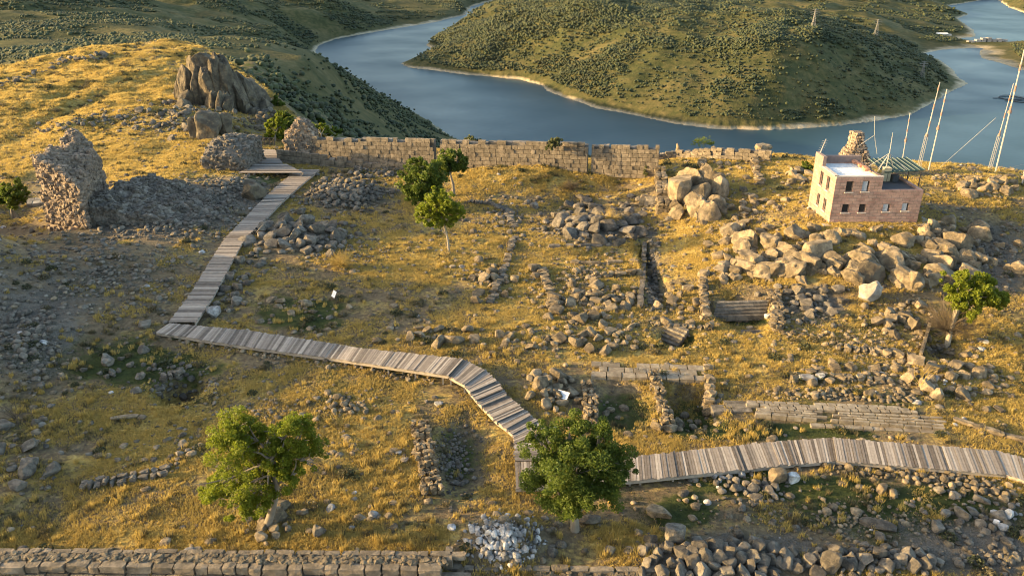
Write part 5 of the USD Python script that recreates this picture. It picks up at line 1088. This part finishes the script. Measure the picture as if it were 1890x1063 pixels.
    q = np.array([xm+.9, y0+D*.45, zb+Hh-.25]); top = at_y(1648., 245., q[1]); a = thing('tripod_antenna', 'white tripod frame with a thin mast standing over the green canopy', 'antenna', q); mid = at_y(1642., 283., q[1])-q
    for dx, dy in ((-1.5, .6), (-.6, -.6), (.1, .8), (1.9, 1.2), (2.9, .2)): obj('leg', tube([mid, (dx, dy, mid[2]-1.9)], .035, 5), 'mast_white', a)
    obj('pole', tube([(mid[0]-.1, mid[1], mid[2]-1.6), mid, top-q], [.05,.045,.03], 6), 'mast_white', a)
    a2 = at_y(1614., 215., y0+D+2); q = np.array([xm-.8, y0+D+2, zb+Hh-.4]); a = thing('antenna', 'slender antenna with a slanting stay, behind the house between stump and canopy', 'antenna', q); k = at_y(1614., 250., y0+D+2)
    obj('pole', tube([at_y(1619., 284., y0+D+2)-q, k-q, a2-q], .04, 5), 'mast_white', a); obj('stay', tube([k-q, at_y(1583., 271., y0+D+2)-q], .03, 5), 'mast_white', a)
M('house_wall', {'g': ('geometry', {}), 'sx': ('separate_xyz', {}), 'ad': ('math', {'math_type': 'add'}), 'cx': ('combine_xyz', {}),
   'b': ('brick_texture', {'color1': (.33,.20,.16), 'color2': (.40,.275,.22), 'mortar': (.25,.19,.155), 'scale': 1.0, 'mortar_size': .035, 'mortar_smooth': .3, 'brick_width': .8, 'row_height': .33, 'bias': .1}),
   'n': ('noise_texture', {'scale': 1.1, 'detail': 6.0, 'roughness': .7}), 'r': ('rgb_ramp', {'ramp': [(.3, (.58,.56,.55)), (.5, (.92,.9,.88)), (.7, (1.22,1.16,1.1))]}), 'mu': ('mix', {'mix_type': 'multiply', 'fac': 1.0}),
   'bp': ('bump', {'strength': .5, 'distance': .05}), 'p': ('principled_bsdf', {'roughness': .9, 'specular_ior_level': .2})},
  [('g.position', 'sx.vector'), ('sx.x', 'ad.value1'), ('sx.y', 'ad.value2'), ('ad.value', 'cx.x'), ('sx.z', 'cx.y'), ('cx.vector', 'b.vector'), ('g.position', 'n.vector'), ('n.fac', 'r.fac'), ('b.color', 'mu.color1'), ('r.color', 'mu.color2'),
   ('mu.color', 'p.base_color'), ('b.fac', 'bp.height'), ('bp.normal', 'p.normal')], surface='p.BSDF')
plain('house_wall_dark', (.23,.165,.14), .9); plain('terrace_floor', (.07,.065,.065), .9); plain('plaster_pale', (.42,.37,.32), .9); plain('plaster_yellow', (.50,.42,.26), .9)
plain('window_frame', (.16,.12,.095), .7); plain('pane_dark', (.02,.022,.025), .2); plain('shutter', (.42,.44,.45), .6); plain('canopy_green', (.025,.06,.048), .85, 0); plain('canopy_rib', (.13,.16,.145), .7, 0); plain('tile_red', (.42,.20,.11), .85)
plain('mast_white', (.33,.315,.29), .6, .1); plain('mast_rust', (.26,.17,.13), .7, .2)
house()
# ------------------------------------------------------------------ radio masts
def mast(label, base, top, y, r, lattice=False, rust=True, frac=.5):
    b = at_y(float(base[0]), float(base[1]), y); b[2] = min(b[2], float(ground(b[:1], b[1:2])[0])+.4); e = at_y(float(top[0]), float(top[1]), y)-b; t = thing('radio_mast', label, 'mast', b); d = e*frac
    if lattice:
        w = .26
        for k in range(3):
            a = k*2.094; off = np.array([w*math.cos(a), w*math.sin(a), 0]); obj('leg', tube([off-[0,0,.4], off*.8+d], .028, 5), 'mast_white', t)
        ms = []
        for k in range(16):
            for j in range(3):
                a0, a1 = j*2.094, (j+1)*2.094; p = d*k/16+w*np.array([math.cos(a0), math.sin(a0), 0]); q = d*(k+1)/16+w*np.array([math.cos(a1), math.sin(a1), 0]); ms.append(tube([p, q], .014, 4))
        obj('bracing', cat(ms), 'mast_white', t); obj('pole', tube([d*.97, e], [r, r*.6], 6), 'mast_white', t)
    else:
        obj('pole', tube([(0,0,-.4), e], [r, r*.75], 7), 'mast_white', t)
    n = 6
    for k in range(n):
        if k % 2 == (0 if rust else 1): obj('band', tube([d+(e-d)*(k/n), d+(e-d)*((k+.6)/n)], r*1.18, 7), 'mast_rust', t)
    obj('collar', tube([d-[0,0,.15], d+[0,0,.2]], r*2.2, 8), 'mast_rust', t)
    return t
YM = 100.0
mast('lattice footed mast behind the green canopy, left of the banded pole', (1696,308), (1735,152), YM+3, .08, True, False, .38)
mast('red banded pole standing on the crest right of the lattice mast', (1715,309), (1748,165), YM+2, .09)
mast('shorter pole rising behind the green canopy', (1667,292), (1680,209), YM+1, .07, frac=.5)
mast('tallest pole on the right crest, leaning toward the right frame edge', (1838,316), (1891,92), YM+1, .11)
mast('faint lattice mast beside the tallest pole at the right', (1826,316), (1871,154), YM+4, .07, True, True, .42)
mast('small pole stub at the right frame edge', (1886,345), (1892,310), YM-6, .1)
for i, (a, b, lb) in enumerate([((1735,309),(1838,218),'thin guy wire slanting up to the tallest pole from the left'),((1893,303),(1853,312),'thin guy wire from the tallest pole to the right edge')]):
    p, q = at_y(float(a[0]), float(a[1]), YM+1), at_y(float(b[0]), float(b[1]), YM+1); t = obj('guy_wire', tube([(0,0,0), q-p], .022, 4), 'mast_white', at=p); tag(t, lb, 'wire')
# ------------------------------------------------------------------ visitor signs
def sign(label, u, v, w, h, rz, tilt, leg):
    p = hit1(u, v); t = thing('information_sign', label, 'sign', p); c, s = math.cos(tilt), math.sin(tilt)
    def pl(sx, sy, sz, z): vv, ff = box(0, 0, 0, sx, sy, sz); vv = np.c_[vv[:,0], vv[:,1]*c-vv[:,2]*s, vv[:,1]*s+vv[:,2]*c]; return rotz(vv+[0, 0, leg+z], rz), ff
    obj('panel', pl(w, .05, h, 0), 'sign_white', t)
    for sx in (-1, 1): q = rotz(np.array([[sx*w*.46, .06, 0]]), rz)[0]; obj('leg', tube([q-[0,0,.2], q+[0,0,leg]], .035, 6), 'dark_timber', t)
    obj('frame', pl(w+.1, .03, h+.1, -.01), 'dark_timber', t)
plain('sign_white', (.62,.64,.66), .4, var=.06)
sign('small white information sign on two legs on the lawn behind the boardwalk', 618, 556, .62, .62, -.9, -.5, .75)
sign('white tilted information plate among the blocks left of the sunken plot', 1038, 738, .95, .65, -.5, -1.0, .45)
# ------------------------------------------------------------------ dry grass and turf (uncountable)
def tuft_patch(rng, n, rad, h0, h1, spread=.5, wid=.022):
    c = rng.normal(0, rad*.5, (n, 2)); vs, k = [], 0
    nb = 6; N = n*nb; p = np.repeat(c, nb, 0)+rng.normal(0, .05, (N, 2)); a = rng.uniform(0, 2*np.pi, N); h = rng.uniform(h0, h1, N); lean = np.abs(rng.normal(0, spread, N))*h
    b = np.c_[p, np.full(N, -.03)]; tip = b+np.c_[np.cos(a)*lean, np.sin(a)*lean, h]; sd = np.c_[-np.sin(a), np.cos(a), np.zeros(N)]*wid*rng.uniform(.6, 1.6, N)[:,None]
    v = np.stack([b-sd, b+sd, tip], 1).reshape(-1, 3); return v, np.arange(3*N).reshape(-1, 3)
def normals_at(x, y):
    e = .4; gx_ = (ground(x+e, y)-ground(x-e, y))/(2*e); gy_ = (ground(x, y+e)-ground(x, y-e))/(2*e); n = np.stack([-gx_, -gy_, np.ones_like(x)], -1); return n/np.linalg.norm(n, axis=1, keepdims=True)
def grass(name, label, n, ch, mats, thr, h0, h1, seed, far=150, wid=.02):
    r = np.random.default_rng(seed); y = 33+r.random(n)**1.15*(far-33); x = r.uniform(-.74, .80, n)*(y+14); P = np.stack([x, y, ground(x, y)], -1); u, v = project(P); Zz = zones(x, y)
    cl = meshkit.fbm(np.stack([x/3.2, y/3.2, 0*x], -1), 4, seed+5)
    val = Zz[:,ch]+1.3*(cl-.5)-(.8*Zz[:,2] if ch == 0 else .3*Zz[:,2])-(.5*Zz[:,1] if ch == 0 else 0)
    ok = (val > thr) & (u > -80) & (u < 2120) & (v < 1095) & (v > 60) & (np.hypot(x, y) < np.interp(np.arctan2(x, y), brink_a, brink_r)+6)
    x, y, P = x[ok], y[ok], P[ok]; k = len(x); protos = [tuft_patch(r, 26, .75, h0, h1, wid=wid) for _ in range(6)]
    tag(instancer('/World/'+name, protos, [mats[i % len(mats)] for i in range(6)], P, r.uniform(.7, 1.3, k)*(1+np.maximum(y-60, 0)/160), r.uniform(0, 6.28, k), r.integers(0, 6, k), tilt=normals_at(x, y)), label, kind='stuff'); print(name, k)
grass('dry_grass', 'short dry golden grass over the hilltop', 56000, 0, ['straw'], .18, .06, .20, 51, 240)
grass('green_turf', 'low green turf in the damp hollows and lawns', 16000, 1, ['turf'], .24, .03, .10, 61, 120)
def scatter(name, label, n, protos, mats, prob, s0, s1, seed, far):
    r = np.random.default_rng(seed); y = 33+r.random(n)**1.1*(far-33); x = r.uniform(-.74, .80, n)*(y+14); P = np.stack([x, y, ground(x, y)], -1); u, v = project(P); Zz = zones(x, y); rb = np.interp(np.arctan2(x, y), brink_a, brink_r)
    cl = meshkit.fbm(np.stack([x/6, y/6, 0*x], -1), 4, seed); ok = (r.random(n) < prob(Zz, cl, x, y)) & (u > -80) & (u < 2120) & (v < 1095) & (v > 60) & (np.hypot(x, y) < rb+8) & ~shapely.contains_xy(EXC, u, v)
    P = P[ok]; k = len(P); tag(instancer('/World/'+name, protos, mats, P, r.uniform(s0, s1, k)*(1+np.maximum(P[:,1]-100, 0)/150), r.uniform(0, 6.28, k), r.integers(0, len(protos), k)), label, kind='stuff'); print(name, k)
_r = np.random.default_rng(71)
leaf_mat('weed', (.12,.10,.05), (.19,.155,.075), (.27,.22,.11), .2)
leaf_mat('scrub', (.05,.055,.022), (.085,.085,.032), (.13,.125,.05), .15)
scatter('dry_tufts', 'bristly tufts of tall dry grass and weed stalks', 34000, [tuft_patch(_r, 9, .32, .18, .42, .35, .018) for _ in range(6)], ['straw']*4+['weed']*2, lambda Z, c, x, y: np.clip(.12+.9*(Z[...,0]-.2)+1.6*(c-.5)-.5*Z[...,2], .01, 1), .7, 1.4, 73, 230)
def low_bush(r):
    n = 170; d = r.normal(size=(n, 3)); d[:,2] = np.abs(d[:,2])*.7; d /= np.linalg.norm(d, axis=1, keepdims=True); return leaf_cloud(d*np.array([.36, .36, .30])*(r.random(n)**.35)[:,None], .11, r)
scatter('low_scrub', 'low thorny scrub dotted over the site and the left hill', 16000, [low_bush(_r) for _ in range(5)], ['scrub']*3+['weed']*2, lambda Z, c, x, y: np.where(y > 108, np.clip(.25+2.2*(c-.5), .03, .8), np.clip(.04+1.0*(c-.55)+.15*Z[...,1], .015, .5)), .6, 1.7, 83, 250)
